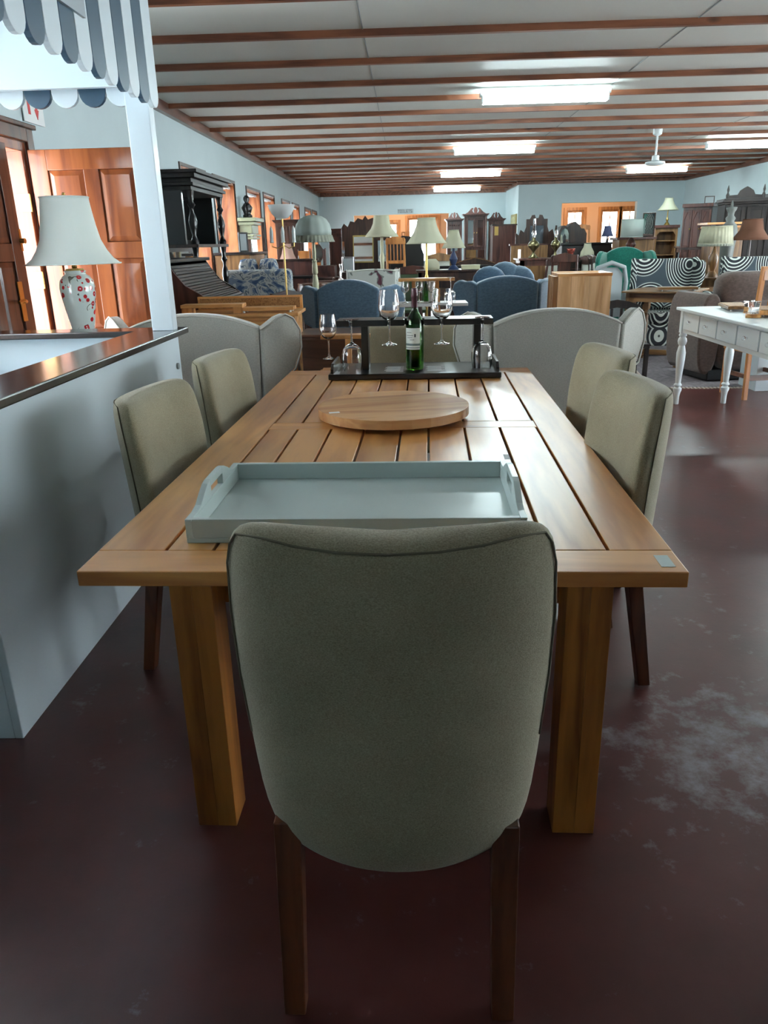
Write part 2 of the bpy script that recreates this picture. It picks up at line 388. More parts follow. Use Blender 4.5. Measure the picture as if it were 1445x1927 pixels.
def turned(b, c, z0, z1, r, n=14, style=0):
    """a turned leg or baluster between two heights"""
    h = z1-z0
    prof = {0: [(.55, 0), (.7, .03), (.5, .10), (.95, .15), (1.0, .18), (.55, .22), (.75, .27), (1, .45), (.85, .68), (.6, .78), (1.05, .82), (1.1, .86), (.7, .9), (1.0, .95), (1.0, 1)],
            1: [(1, 0), (1.1, .06), (.8, .1), (.5, .16), (.9, .3), (1.15, .42), (.9, .52), (.5, .6), (.55, .68), (1, .74), (.6, .8), (.8, .92), (1, 1)]}[style]
    b.lathe([(q*r, t*h) for q, t in prof], (c[0], c[1], z0), n)
    return b

# ------------------------------------------------ room shell
XL, XR, YB, YF, YF2, XJ, H = -2.48, 7.0, -3.0, 23.45, 20.85, 2.86, 2.9
def opening_wall_y(x0, x1, y0, y1, z0, z1, holes):
    """wall slab running along y with rectangular holes (ya, yb, za, zb)"""
    b = B(); ys = sorted(holes); cur = y0
    for a, c, za, zb in ys:
        b.box(x0, x1, cur, a, z0, z1)
        if za > z0: b.box(x0, x1, a, c, z0, za)
        if zb < z1: b.box(x0, x1, a, c, zb, z1)
        cur = c
    b.box(x0, x1, cur, y1, z0, z1)
    return b
def opening_wall_x(y0, y1, x0, x1, z0, z1, holes):
    b = B(); cur = x0
    for a, c, za, zb in sorted(holes):
        b.box(cur, a, y0, y1, z0, z1)
        if za > z0: b.box(a, c, y0, y1, z0, za)
        if zb < z1: b.box(a, c, y0, y1, zb, z1)
        cur = c
    b.box(cur, x1, y0, y1, z0, z1)
    return b
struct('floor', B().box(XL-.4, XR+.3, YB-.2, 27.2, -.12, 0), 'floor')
struct('ceiling', B().box(XL-.4, XR+.3, YB-.2, 27.2, H, H+.12), 'ceiling')
WIN = [(9.1, 10.2), (10.62, 11.9), (12.8, 13.95), (14.3, 15.45), (16.4, 17.5), (17.9, 19.0), (20.1, 21.3), (21.6, 22.75)]
WZ = (.75, 2.36)
LH = [(a, c, WZ[0], WZ[1]) for a, c in WIN] + [(4.36, 5.42, 0, 2.17), (2.0, 4.1, .95, 2.5)]
struct('wall_left', opening_wall_y(XL-.32, XL, YB-.2, 27.2, 0, H, LH), 'wall')
RH = [(1.6, 5.8, .25, 2.6), (7.0, 11.5, .25, 2.6)]  # unseen windows, added and enlarged for daylight from the right
struct('wall_right', opening_wall_y(XR, XR+.3, YB-.2, 27.2, 0, H, RH), 'wall')
struct('wall_back', B().box(XL, XR, YB-.2, YB, 0, H), 'wall')
struct('wall_far_left', opening_wall_x(YF, YF+.2, XL, XJ+.2, 0, H, [(-1.49, 1.25, 1.0, 2.28)]), 'wall')
struct('wall_jog', B().box(XJ, XJ+.2, YF2, YF, 0, H), 'wall')
struct('wall_far_right', opening_wall_x(YF2, YF2+.2, XJ+.2, XR, 0, H, [(3.96, 5.85, 1.0, 2.36)]), 'wall')
# side rooms seen through the two hatches
struct('wall_annex_left', opening_wall_x(26.2, 26.4, XL, XJ+.4, 0, H, [(-1.95, -.25, .9, 2.12), (.08, 1.02, .9, 2.24)]), 'peach')
struct('wall_annex_divider', B().box(XJ+.2, XJ+.4, YF+.2, 26.2, 0, H), 'peach')
struct('wall_annex_right', opening_wall_x(24.0, 24.2, XJ+.4, XR, 0, H, [(4.72, 5.20, .9, 2.27), (5.72, 6.24, .9, 2.27), (6.30, 6.8, .9, 2.27)]), 'peach')
# ceiling battens
yb = 5.23 - .8729*9; k = 0
bt = B()
while yb < YF:
    xr = XR if yb < YF2 else XJ
    struct('trim_%d' % (k+1), B().box(XL, xr, yb-.022, yb+.022, H-.045, H), 'beam'); yb += .8729; k += 1
struct('trim_%d' % (k+1), B().box(XL, XL+.06, YB, YF, H-.10, H), 'trimwood'); k += 1
struct('trim_%d' % (k+1), B().box(XR-.05, XR, YB, YF2, H-.09, H), 'trimwood'); k += 1
struct('trim_%d' % (k+1), B().box(XL, XJ, YF-.06, YF, H-.11, H), 'trimwood'); k += 1
struct('trim_%d' % (k+1), B().box(XJ, XR, YF2-.05, YF2, H-.09, H), 'trimwood'); k += 1
struct('trim_%d' % (k+1), B().box(XJ-.05, XJ, YF2-.05, YF, H-.09, H), 'trimwood'); k += 1
for sx in (-.28, 2.02, 4.35):      # cover strips over the board joints
    struct('trim_%d' % (k+1), B().box(sx-.004, sx+.004, YB, YF2, H-.004, H), 'plastic'); k += 1

# windows of the left wall: pine lined reveals, mullion, glass, thin dark architrave
def side_window(n, a, c, z0, z1, xin, sgn):
    """sgn +1: room lies towards +x of the inner wall face"""
    root = bpy.data.objects.new('window_%d' % n, None); COL.objects.link(root); root['kind'] = 'structure'
    root.location = (xin, a, z0); w = c-a; h = z1-z0; d = -.32*sgn
    X = lambda p, q: (min(p, q), max(p, q))
    b = B(); t = .03
    b.box(*X(0, d), 0, t, 0, h); b.box(*X(0, d), w-t, w, 0, h); b.box(*X(0, d), 0, w, 0, t); b.box(*X(0, d), 0, w, h-t, h)
    b.out('reveal_lining', 'winpine', root)
    b = B()
    for y in (t, w/2-.03, w-t-.06): b.box(*X(d*.78, d*.92), y, y+.06, t, h-t)
    for z in (t, h/2, h-t-.07): b.box(*X(d*.78, d*.92), t, w-t, z, z+.06)
    b.out('casement', 'winpine', root, bevel=.004)
    B().box(*X(d*.84, d*.86), t, w-t, t, h-t).out('pane', 'glass', root)
    b = B(); q = .035
    b.box(*X(0, .015*sgn), -q, 0, -q, h+q); b.box(*X(0, .015*sgn), w, w+q, -q, h+q); b.box(*X(0, .015*sgn), 0, w, h, h+q); b.box(*X(0, .04*sgn), -q, w+q, -q, 0)
    b.out('architrave', 'dark', root)
    b = B()
    b.box(*X(d*.15, d*.25), t, w-t, h-.075, h-.045); b.box(*X(d*.35, d*.45), t, w-t, h-.075, h-.045)
    b.out('curtain_track', 'white', root)
    return root
n = 1
for a, c in WIN: side_window(n, a, c, WZ[0], WZ[1], XL, 1); n += 1
side_window(n, 2.0, 4.1, .95, 2.5, XL, 1); n += 1  # unseen window, added to light the inside of the stall and the lamp
for a, c, z0, z1 in RH: side_window(n, a, c, z0, z1, XR, -1); n += 1
def back_window(n, x0, x1, z0, z1, y, muntins=1):
    root = bpy.data.objects.new('window_%d' % n, None); COL.objects.link(root); root['kind'] = 'structure'
    root.location = (x0, y, z0); w = x1-x0; h = z1-z0; q = .09; b = B()
    b.box(-q, 0, -.03, .08, -q, h+q); b.box(w, w+q, -.03, .08, -q, h+q); b.box(0, w, -.03, .08, h, h+q); b.box(0, w, -.03, .08, -q, 0)
    b.out('window_frame', 'orange', root, bevel=.005)
    b = B(); t = .05
    b.box(0, t, .03, .07, 0, h); b.box(w-t, w, .03, .07, 0, h); b.box(t, w-t, .03, .07, 0, t); b.box(t, w-t, .03, .07, h-t, h)
    for i in range(muntins): xx = w*(i+1)/(muntins+1); b.box(xx-.012, xx+.012, .03, .06, t, h-t)
    b.box(t, w-t, .03, .06, h*.5-.012, h*.5+.012)
    b.out('casement', 'orange', root)
    B().box(t, w-t, .045, .05, t, h-t).out('pane', 'glass', root)
back_window(n, -1.95, -.25, .9, 2.12, 26.2, 2); n += 1
back_window(n, .08, 1.02, .9, 2.24, 26.2, 0); n += 1
for a, c in ((4.72, 5.20), (5.72, 6.24), (6.30, 6.8)): back_window(n, a, c, .9, 2.27, 24.0, 1); n += 1

# ceiling tube fittings
def tube_light(x, y, label, L=1.2):
    t = thing('fluorescent_light', label, 'ceiling light', (x, y, H-.045), 0)
    B().prism([(-.055, 0), (.055, 0), (.04, -.035), (-.04, -.035)], 'x', -L/2-.03, L/2+.03).out('fitting_body', 'white', t)
    B().prism([(-.065, -.035), (.065, -.035), (.06, -.085), (.035, -.10), (-.035, -.10), (-.06, -.085)], 'x', -L/2, L/2).out('widened_glow', 'tubegl', t)  # glowing body made wider than a tube to stand for its bloom
    for sx in (-1, 1): B().box(sx*L/2-.012*(sx < 0), sx*L/2+.012*(sx > 0), -.066, .066, -.10, -.03).out('end_cap', 'white', t)
    return t
for x, y, l in ((1.37, 8.37, 'nearest lit fluorescent tube on the ceiling, the largest in view'),
                (1.37, 12.86, 'lit fluorescent tube, second of the middle row on the ceiling'),
                (1.35, 17.12, 'lit fluorescent tube, third of the middle row on the ceiling'),
                (1.36, 21.7, 'farthest lit fluorescent tube, close above the sign on the far wall'),
                (5.26, 13.05, 'lit fluorescent tube on the ceiling right of the fan'),
                (5.19, 17.3, 'lit fluorescent tube on the ceiling farther back to the right of the fan'),
                (5.26, 8.5, 'lit fluorescent tube on the ceiling above the right aisle, outside the view')):
    tube_light(x, y, l)
# warm bulbs of the two side rooms
def pendant(x, y, z, e, label):
    t = thing('pendant_lamp', label, 'lamp', (x, y, H)); 
    B().cyl((0, 0, 0), (0, 0, -.3), .008).out('cord', 'white', t)
    B().ball((0, 0, -.36), .07, 12).out('bulb', emit('warm_bulb', (1, .74, .5), e), t, smooth=True)
pendant(-.2, 24.9, 0, WARM_ROOM*4, 'warm bulb pendant in the peach room behind the left wall opening')
pendant(5.0, 22.6, 0, WARM_ROOM*4, 'warm bulb pendant in the peach room behind the right wall opening')

# ceiling fan without blades
t = thing('ceiling_fan', 'white ceiling fan motor on a down rod, its blades missing', 'fan', (3.49, 11.73, H))
B().lathe([(.03, -.09), (.06, -.07), (.065, 0)], n=20).out('canopy', 'white', t, smooth='angle')
B().cyl((0, 0, -.08), (0, 0, -.36), .014).out('down_rod', 'white', t)
B().lathe([(.03, -.47), (.11, -.46), (.135, -.44), (.13, -.42), (.05, -.40), (.045, -.34), (.015, -.33)], n=24).out('motor', 'white', t, smooth='angle')

# front door pair in the left wall
dr = bpy.data.objects.new('door_1', None); COL.objects.link(dr); dr['kind'] = 'structure'; dr.location = (XL, 5.42, 0)
b = B()      # frame: jambs, head
b.box(-.30, .0, -.06, .0, 0, 2.17); b.box(-.30, .0, -1.06, -1.0, 0, 2.17); b.box(-.30, 0, -1.0, -.06, 2.11, 2.17)
b.out('door_frame', 'doorpine', dr, bevel=.004)
b = B()
b.box(0, .025, 0, .09, 0, 2.27); b.box(0, .025, -1.15, -1.06, 0, 2.27); b.box(0, .025, -1.06, 0, 2.17, 2.27); b.box(0, .045, -1.17, .11, 2.25, 2.28)
b.out('architrave', 'darkdoor', dr, bevel=.006)
b = B()
for z in (1.31, 1.80): b.box(-.08, .004, -.066, -.060, z-.055, z+.055); b.cyl((.006, -.064, z-.055), (.006, -.064, z+.055), .006)
b.out('hinge', 'brass', dr)
def door_leaf(parent_label, name, loc, rz, w, mat):
    b = B(); h = 2.12; t = .042; st = .115
    b.box(0, st, 0, t, .01, h); b.box(w-st, w, 0, t, .01, h); mid = w/2
    rows = [(.01, .2), (.78, .95), (1.42, 1.52), (h-.13, h)]
    rows = [(.01, .22), (.82, .98), (1.44, 1.545), (h-.125, h)]
    for a, c in rows: b.box(st, w-st, 0, t, a, c)
    b.box(mid-.05, mid+.05, 0.0005, t-.0005, .2, h-.1)
    root = b.out(name, mat, None, bevel=.003); root['kind'] = 'structure'
    root.location = loc; root.rotation_euler = (0, 0, rz)
    for x0, x1 in ((st, mid-.05), (mid+.05, w-st)):
        for z0, z1 in ((.22, .82), (.98, 1.44), (1.545, h-.125)):
            q = B(); e = .035
            q.loft([[(x0, .030, z0), (x1, .030, z0), (x1, .030, z1), (x0, .030, z1)],
                    [(x0+.002, .012, z0+.002), (x1-.002, .012, z0+.002), (x1-.002, .012, z1-.002), (x0+.002, .012, z1-.002)],
                    [(x0+e, .004, z0+e), (x1-e, .004, z0+e), (x1-e, .004, z1-e), (x0+e, .004, z1-e)]])
            q.out('door_panel', mat, root)
    return root
leaf = door_leaf('', 'door_2', (XL+.025, 5.385, 0), 0, .80, 'doorpine')
leaf2 = door_leaf('', 'door_3', (XL+.02, 4.30, 0), R(86.5), .72, 'darkdoor')
b = B(); b.box(.70, .722, -.003, .0, 1.50, 1.63); b.out('lock_plate', 'brass', leaf2)
b = B(); b.cyl((.71, -.03, 1.56), (.71, 0, 1.56), .016); b.out('latch_knob', 'brass', leaf2)
b = B(); b.box(.58, .63, -.006, 0, 1.08, 1.32); b.cyl((.605, -.03, 1.2), (.605, 0, 1.2), .012); b.tube([(.605, -.03, 1.2), (.56, -.045, 1.21), (.50, -.04, 1.2)], .01); b.out('door_handle', 'brass', leaf2)

# ------------------------------------------------ wall signs and pictures
def letter_strokes(ch):
    D = {'T': [((0, 1), (1, 1)), ((.5, 1), (.5, 0))], 'O': [((0, 0), (0, 1)), ((0, 1), (1, 1)), ((1, 1), (1, 0)), ((1, 0), (0, 0))],
         'I': [((.5, 0), (.5, 1)), ((.2, 1), (.8, 1)), ((.2, 0), (.8, 0))], 'L': [((0, 1), (0, 0)), ((0, 0), (1, 0))],
         'E': [((0, 0), (0, 1)), ((0, 1), (1, 1)), ((0, .5), (.8, .5)), ((0, 0), (1, 0))],
         'S': [((1, 1), (0, 1)), ((0, 1), (0, .5)), ((0, .5), (1, .5)), ((1, .5), (1, 0)), ((1, 0), (0, 0))]}
    return D[ch]
t = thing('toilets_sign', 'small grey sign reading TOILETS on the far wall', 'sign', (0, YF-.012, 2.36))
B().box(-.23, .23, 0, .012, -.06, .06).out('board', flat('sign_board', (.42, .47, .49), .6), t)
b = B()
for i, ch in enumerate('TOILETS'):
    ox = -.205+i*.0595
    for (x0, z0), (x1, z1) in letter_strokes(ch):
        xa, xb = sorted((x0, x1)); za, zb = sorted((z0, z1))
        b.box(ox+xa*.036-.004, ox+xb*.036+.004, -.003, 0, -.035+za*.07-.005, -.035+zb*.07+.005)
b.out('lettering', 'labeldark', t)
t = thing('arrow_sign', 'white wall sign with a red bar and red down arrow above the orange door', 'sign', (XL+.008, 5.45, 2.30))
B().box(0, .006, 0, .30, 0, .17).out('board', 'paper', t)
B().box(.006, .009, .07, .10, .05, .155).box(.006, .009, .18, .21, .09, .155).prism([(.165, .09), (.225, .09), (.195, .03)], 'x', .006, .009).out('printed_arrow', 'red', t)
t = thing('framed_picture', 'narrow gilt framed picture on the short projecting wall', 'picture', (XJ-.03, 21.0, 1.68))
B().box(0, .03, 0, 1.0, 0, .46).out('frame', 'gilt', t, bevel=.005)
B().box(-.004, 0, .08, .92, .06, .40).out('print', 'picture', t)
# alarm sensors
B().box(-2.40, -2.34, YF-.05, YF, 2.70, 2.79).out('alarm_sensor', 'white'); tag(bpy.context.scene.objects['alarm_sensor'], 'small white sensor box high in the far left corner', 'sensor')

# ------------------------------------------------ dining table
TA = -.0284
TO = Vector((-.808, 1.668, 0)); TW, TL, TZ = 1.4533, 3.0647, .76
def tp(x, y, z=TZ):      # a point given along the table's own edges
    c, s = math.cos(TA), math.sin(TA)
    return (TO.x+c*x-s*y, TO.y+s*x+c*y, z)
t = thing('dining_table', 'large varnished pine dining table of gapped planks on square legs', 'table', TO, TA)
g = .0045; fr = [0, .122, .207, .305, .403, .508, .586, .688, .789, .893, 1]
b = B(); z0 = TZ-.04
b.box(0, TW*fr[1]-g, .135, 2.90, z0, TZ); b.box(TW*fr[9]+g, TW, .135, 2.90, z0, TZ)
for i in range(1, 9):
    for a, c in ((.135, 1.48), (1.60, 2.90)): b.box(TW*fr[i]+g, TW*fr[i+1]-g, a+.0005, c-.0005, z0, TZ)
tt = b.out('tabletop', 'table', t, bevel=.0025)
for a in ((0, TW, 0, .1345), (TW*fr[1]-g+.001, TW*fr[9]+g-.001, 1.4805, 1.5995), (0, TW, 2.9005, TL)): B().box(*a, z0, TZ-.0002).out('cross_board', 'tablex', t, bevel=.003)
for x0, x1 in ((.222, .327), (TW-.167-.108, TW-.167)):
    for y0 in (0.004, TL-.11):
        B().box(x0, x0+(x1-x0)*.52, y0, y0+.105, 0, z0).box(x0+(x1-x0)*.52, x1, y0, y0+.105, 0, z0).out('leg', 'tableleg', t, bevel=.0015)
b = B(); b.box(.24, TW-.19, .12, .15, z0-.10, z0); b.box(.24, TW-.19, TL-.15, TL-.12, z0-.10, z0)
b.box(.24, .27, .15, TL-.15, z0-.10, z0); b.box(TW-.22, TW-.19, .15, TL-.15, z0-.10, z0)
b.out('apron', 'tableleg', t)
q = B(); q.box(TW-.055, TW-.022, .03, .10, TZ, TZ+.0006); q.out('price_sticker', 'tray', t)

# ------------------------------------------------ upholstered dining chairs
def se(a, n):   # superellipse point
    c, s = math.cos(a), math.sin(a)
    return math.copysign(abs(c)**(2/n), c), math.copysign(abs(s)**(2/n), s)
def chair_back_rings(zs, hw, th, rake, bow, seg=36, n=2.5, dip=.0):
    rings = []
    for z, w, h_, r in zip(zs, hw, th, rake):
        ring = []
        for i in range(seg):
            cx, sy = se(2*PI*i/seg, n)
            x = w*cx; u = x/.28
            ring.append((x, h_/2*sy + bow*u*u - r, z - dip*(1-min(1, u*u))))
        rings.append(ring)
    return rings
def make_chair():
    root = thing('dining_chair', '', 'chair')
    zs = [.360, .367, .395, .48, .62, .75, .88, .98, 1.025, 1.05, 1.062, 1.068]
    hw = [.19, .230, .252, .268, .279, .290, .293, .287, .276, .258, .23, .18]
    th = [.06, .09, .12, .145, .15, .148, .142, .132, .12, .105, .08, .045]
    rk = [0, 0, 0, .002, .008, .018, .03, .042, .048, .052, .054, .055]
    rings = chair_back_rings(zs, hw, th, rk, .065, dip=.018)
    # the lower edge of the back hangs in a shallow curve
    for k in range(4):
        f = (.0, .02, .02, .006)[k]
        rings[k] = [(x, y, z+.03*(abs(x)/.25)**2*(1 if k < 3 else .3)) for x, y, z in rings[k]]
    B().loft(rings).out('backrest', 'linen', root, smooth=True, sub=1)
    # stitched welt running round the outer face near its edge
    pts = []
    def outer(x, z):
        import bisect
        j = min(len(zs)-2, max(0, bisect.bisect_right(zs, z)-1)); f = (z-zs[j])/(zs[j+1]-zs[j])
        L_ = lambda a: a[j]*(1-f)+a[j+1]*f
        w, h_, r = L_(hw), L_(th), L_(rk); u = x/.28
        sx = min(1, abs(x)/w); sy = (1-sx**2.5)**(1/2.5)
        return (x, -h_/2*sy+.065*u*u-r-.001, z-.018*(1-min(1, u*u)))
    def edge(fr_, z):
        import bisect
        j = min(len(zs)-2, max(0, bisect.bisect_right(zs, z)-1)); f = (z-zs[j])/(zs[j+1]-zs[j])
        return fr_*(hw[j]*(1-f)+hw[j+1]*f)
    left = [outer(-edge(.975, z), z) for z in (.62, .75, .88, .98, 1.02, 1.042)]
    top = [outer(x, 1.054) for x in (-.205, -.15, -.08, 0, .08, .15, .205)]
    right = [(-x, y, z) for x, y, z in reversed(left)]
    B().tube(left+top+right, .0022, 6).out('welt_seam', flat('seam_thread', (.17, .155, .11), .9), root, smooth=True)
    # seat
    rings = []
    for z, s_ in ((.355, .90), (.365, .97), (.40, 1), (.45, 1), (.475, .97), (.488, .88), (.492, .6)):
        rings.append([(.235*s_*cx, .045+.235+.235*s_*sy, z) for cx, sy in (se(2*PI*i/32, 5) for i in range(32))])
    B().loft(rings).out('seat', 'linen', root, smooth=True, sub=1)
    for sx in (-1, 1):
        B().taper((sx*.212, -.05, 0), (sx*.212, .02, .43), (.044, .042), (.054, .05)).out('leg', 'legwood', root, bevel=.003)
        B().taper((sx*.205, .46, 0), (sx*.205, .46, .37), (.032, .032), (.046, .046)).out('leg', 'legwood', root, bevel=.003)
    return root
M['linen'].name = 'linen'
ch = make_chair(); ch.location = (-.034, 1.19, 0); ch.rotation_euler = (0, 0, R(-1.2))
ch['label'] = 'beige linen dining chair at the near end of the table, its back towards the viewer'
ch['group'] = 'upholstered dining chairs round the table'
G = 'upholstered dining chairs round the table'
dup(ch, (-.912, 2.70, 0), R(-96), 'beige linen dining chair on the left side nearest the white stand, closer of the two', G)
dup(ch, (-.882, 3.60, 0), R(-97), 'beige linen dining chair on the left side, farther one by the grey settee', G)
dup(ch, (.758, 2.58, 0), R(93), 'beige linen dining chair on the right side, closer of the two', G)
dup(ch, (.862, 3.38, 0), R(95), 'beige linen dining chair on the right side, farther one near the grey settee', G)
for o_ in [o_ for o_ in COL.objects if o_.name.startswith('dining_chair.')]: o_.scale = (1, 1, .965 if o_.location.x < 0 else .985)

# ------------------------------------------------ things on the table
# grey serving tray
t = thing('serving_tray', 'pale grey-green wooden serving tray with raised handle ends on the near end of the table', 'tray', (-.142, 1.835, TZ), -.02)
tw, td = .885, .545
B().box(-tw/2, tw/2, 0, td, 0, .014).out('base', 'tray', t, bevel=.002)
for y0 in (0, td-.018): B().box(-tw/2+.018, tw/2-.018, y0, y0+.018, .014, .066).out('long_side', 'tray', t, bevel=.002)
for sx in (-1, 1):
    prof = [(0, .014), (td, .014), (td, .066), (td-.06, .066), (td-.10, .072), (td-.14, .092), (td-.18, .108), (td/2+.03, .112), (td/2-.03, .112), (.18, .108), (.14, .092), (.10, .072), (.06, .066), (0, .066)]
    hole = [(td/2-.065, .072), (td/2-.055, .062), (td/2+.055, .062), (td/2+.065, .072), (td/2+.055, .090), (td/2-.055, .090)]
    b = B(); x0 = sx*(tw/2-.018); x1 = sx*tw/2
    # upper hump built as pieces round the hand hole
    lo = [(0, .014), (td, .014), (td, .060), (0, .060)]
    b.prism(lo, 'x', x0, x1)
    b.prism([(0, .060), (td/2-.065, .060), (td/2-.065, .112), (.18, .108), (.14, .092), (.10, .072), (.06, .066), (0, .066)], 'x', x0, x1)
    b.prism([(td, .060), (td/2+.065, .060), (td/2+.065, .112), (td-.18, .108), (td-.14, .092), (td-.10, .072), (td-.06, .066), (td, .066)], 'x', x0, x1)
    b.prism([(td/2-.065, .092), (td/2+.065, .092), (td/2+.065, .112), (td/2-.065, .112)], 'x', x0, x1)
    b.out('handle_end', 'tray', t, bevel=.0015)
B().box(tw/2-.018, tw/2-.001, .40, .455, .1085, .109).out('price_label', 'paper', t)
# lazy susan
t = thing('lazy_susan', 'round pine turntable board in the middle of the table', 'turntable', (-.064, 3.33, TZ), R(14))
B().lathe([(.20, 0), (.235, .004), (.24, .016), (.22, .022)], n=48).out('foot', 'pinex', t, smooth='angle')
b = B()
import itertools
r_ = .332
# board of glued staves, clipped to the circle
cuts = [-r_, -.19, -.05, .08, .21, r_]
for a, c in zip(cuts, cuts[1:]):
    pts = []
    N_ = 14
    for i in range(N_+1):
        y = a+(c-a)*i/N_; pts.append((math.sqrt(max(0, r_*r_-y*y)), y))
    pts += [(-x, y) for x, y in reversed(pts)]
    pp = [pts[0]]
    for p in pts[1:]:
        if (p[0]-pp[-1][0])**2+(p[1]-pp[-1][1])**2 > 1e-8: pp.append(p)
    if (pp[0][0]-pp[-1][0])**2+(pp[0][1]-pp[-1][1])**2 < 1e-8: pp.pop()
    b.prism(pp, 'z', .022, .060)
b.out('board', wood('susan_pine', (.50, .22, .08), (.68, .38, .16), 'x', 4, .5, .2), t)
B().box(-.30, -.255, -.10, -.075, .0600, .0606).out('price_sticker', 'paper', t)

# wine glasses
def glass_profile():
    return [(.040, 0), (.0405, .0015), (.038, .003), (.02, .006), (.008, .012), (.0045, .025), (.004, .05), (.0042, .085), (.006, .095), (.012, .10), (.030, .108), (.044, .122), (.0525, .145), (.0535, .165), (.050, .195), (.0435, .225), (.0425, .2255),
            (.0412, .225), (.0480, .195), (.0515, .165), (.0505, .146), (.042, .125), (.028, .112), (.010, .106), (.001, .105)]
def make_glass(label, loc, group=None, s=1.36, flip=False):
    t = thing('wine_glass', label, 'glass', loc, 0, group)
    gp = glass_profile()
    k = 8
    sgn = -1 if flip else 1
    P_ = [(r*s*.84, sgn*z*s) for r, z in gp]
    B().lathe(P_[:9], n=28, cap=True).out('stem', 'glass', t, smooth='angle')
    B().lathe(P_[8:], n=28, cap=True).out('bowl', 'glass', t, smooth='angle')
    return t
# black wine rack tray
t = thing('wine_rack', 'black wooden wine bottle and glass rack at the far end of the table', 'rack', (.045, 4.53, TZ), TA)
B().box(-.49, .49, -.215, .215, .004, .036).out('base', 'black', t, bevel=.006)
for sx in (-1, 1):
    b = B(); b.box(sx*.47-.008, sx*.47+.008, -.19, .19, .036, .062)
    b.prism([(-.19, .06), (.19, .06), (.15, .088), (-.15, .088)], 'x', sx*.47-.008, sx*.47+.008)
    b.out('end_rail', 'black', t, bevel=.002)
for px in (-.288, .36): B().box(px-.02, px+.02, -.06, .06, .036, .288).out('post', 'black', t, bevel=.002)
b = B(); W2 = .447
y0, y1, za, zc = -.095, .095, .288, .322
slots = [(-.365, 1), (-.145, 1), (.155, 1), (.385, 1)]
# shelf with an opening at each glass stem and a round hole at the bottle
b.box(-W2, W2, y0+.075, y1, za, zc)
xs = sorted([-W2, W2]+[s_[0]-.008 for s_ in slots]+[s_[0]+.008 for s_ in slots]+[-.057, .057])
for a, c in ((-W2, -.373), (-.357, -.153), (-.137, -.057), (.057, .147), (.163, .377), (.393, W2)):
    b.box(a, c, y0, y0+.075, za, zc)
b.out('shelf', 'black', t, bevel=.003)
for x0, x1 in ((-.175, -.065), (.063, .175)):
    b = B()
    for i in range(7):
        yy = -.13+i*.028; n_ = (0, .02) if i % 2 else (.01, 0)
        b.box(x0+n_[0], x1-n_[1], yy, yy+.014, .0362, .0368)
    b.out('printed_sticker', 'paper', t)
for i, (px, lab) in enumerate(((-.145, 'upright wine glass held in the black rack, left of the bottle'), (.155, 'upright wine glass held in the black rack, right of the bottle'))):
    make_glass(lab, (.045+px, 4.46-TA*0, TZ+.180), 'wine glasses in the black rack')
for px, lab in ((-.365, 'wine glass hanging upside down at the left end of the black rack'), (.385, 'wine glass hanging upside down at the right end of the black rack')):
    make_glass(lab, (.045+px, 4.46-px*.028, TZ+.327), 'wine glasses in the black rack', flip=True)
def bottle(label, loc, s=1.0, gm='greenglass', foil='wine', lab=True):
    t = thing('wine_bottle', label, 'bottle', loc)
    P_ = [(.030, 0), (.048, .002), (.052, .010), (.052, .255), (.050, .272), (.040, .297), (.024, .322), (.0185, .340), (.0165, .36), (.0165, .372)]
    I_ = [(.0145, .372), (.0145, .355), (.020, .325), (.036, .30), (.046, .272), (.048, .255), (.048, .012), (.02, .010), (.001, .02)]
    B().lathe([(r*s, z*s) for r, z in P_+I_], n=32).out('bottle_body', gm, t, smooth='angle')
    B().lathe([(.0175*s, .345*s), (.0178*s, .40*s), (.0195*s, .405*s), (.0195*s, .425*s), (.018*s, .43*s), (.018*s, .452*s), (.01*s, .455*s)], n=24).out('foil_capsule', foil, t, smooth='angle')
    if lab:
        a0, a1 = R(180+28), R(180+132); n_ = 16
        def band(z0, z1, rr, A0, A1, name, mat, par):
            b = B(); o_ = [[(rr*math.cos(A0+(A1-A0)*i/n_), rr*math.sin(A0+(A1-A0)*i/n_), z) for i in range(n_+1)] for z in (z0, z1)]
            o2 = [[(rr*1.003*math.cos(A0+(A1-A0)*i/n_), rr*1.003*math.sin(A0+(A1-A0)*i/n_), z) for i in range(n_+1)] for z in (z0, z1)]
            b.loft([o_[0]+o2[0][::-1], o_[1]+o2[1][::-1]]); return b.out(name, mat, par, smooth='angle')
        L_ = band(.118*s, .238*s, .0523*s, a0-.2, a1-.15, 'label', 'label', t)
        band(.140*s, .152*s, .0527*s, a0-.2, a1-.15, 'label_band', 'labelband', L_)
        band(.126*s, .130*s, .0527*s, a0-.2, a1-.15, 'label_band', 'labelband', L_)
        for z, A, Bq in ((.212, a0+.05, a0+.7), (.196, a0+.05, a0+.9), (.184, a0+.15, a0+.8), (.172, a0+.5, a0+1.0)):
            band(z*s, (z+.0025)*s, .0527*s, A, Bq, 'label_text', 'labeldark', L_)
        band(.188*s, .206*s, .0528*s, a0+1.02, a0+1.18, 'label_print', 'labeldark', L_)
    return t
bottle('green wine bottle with dark red capsule standing in the black rack', (.045, 4.47, TZ+.037))

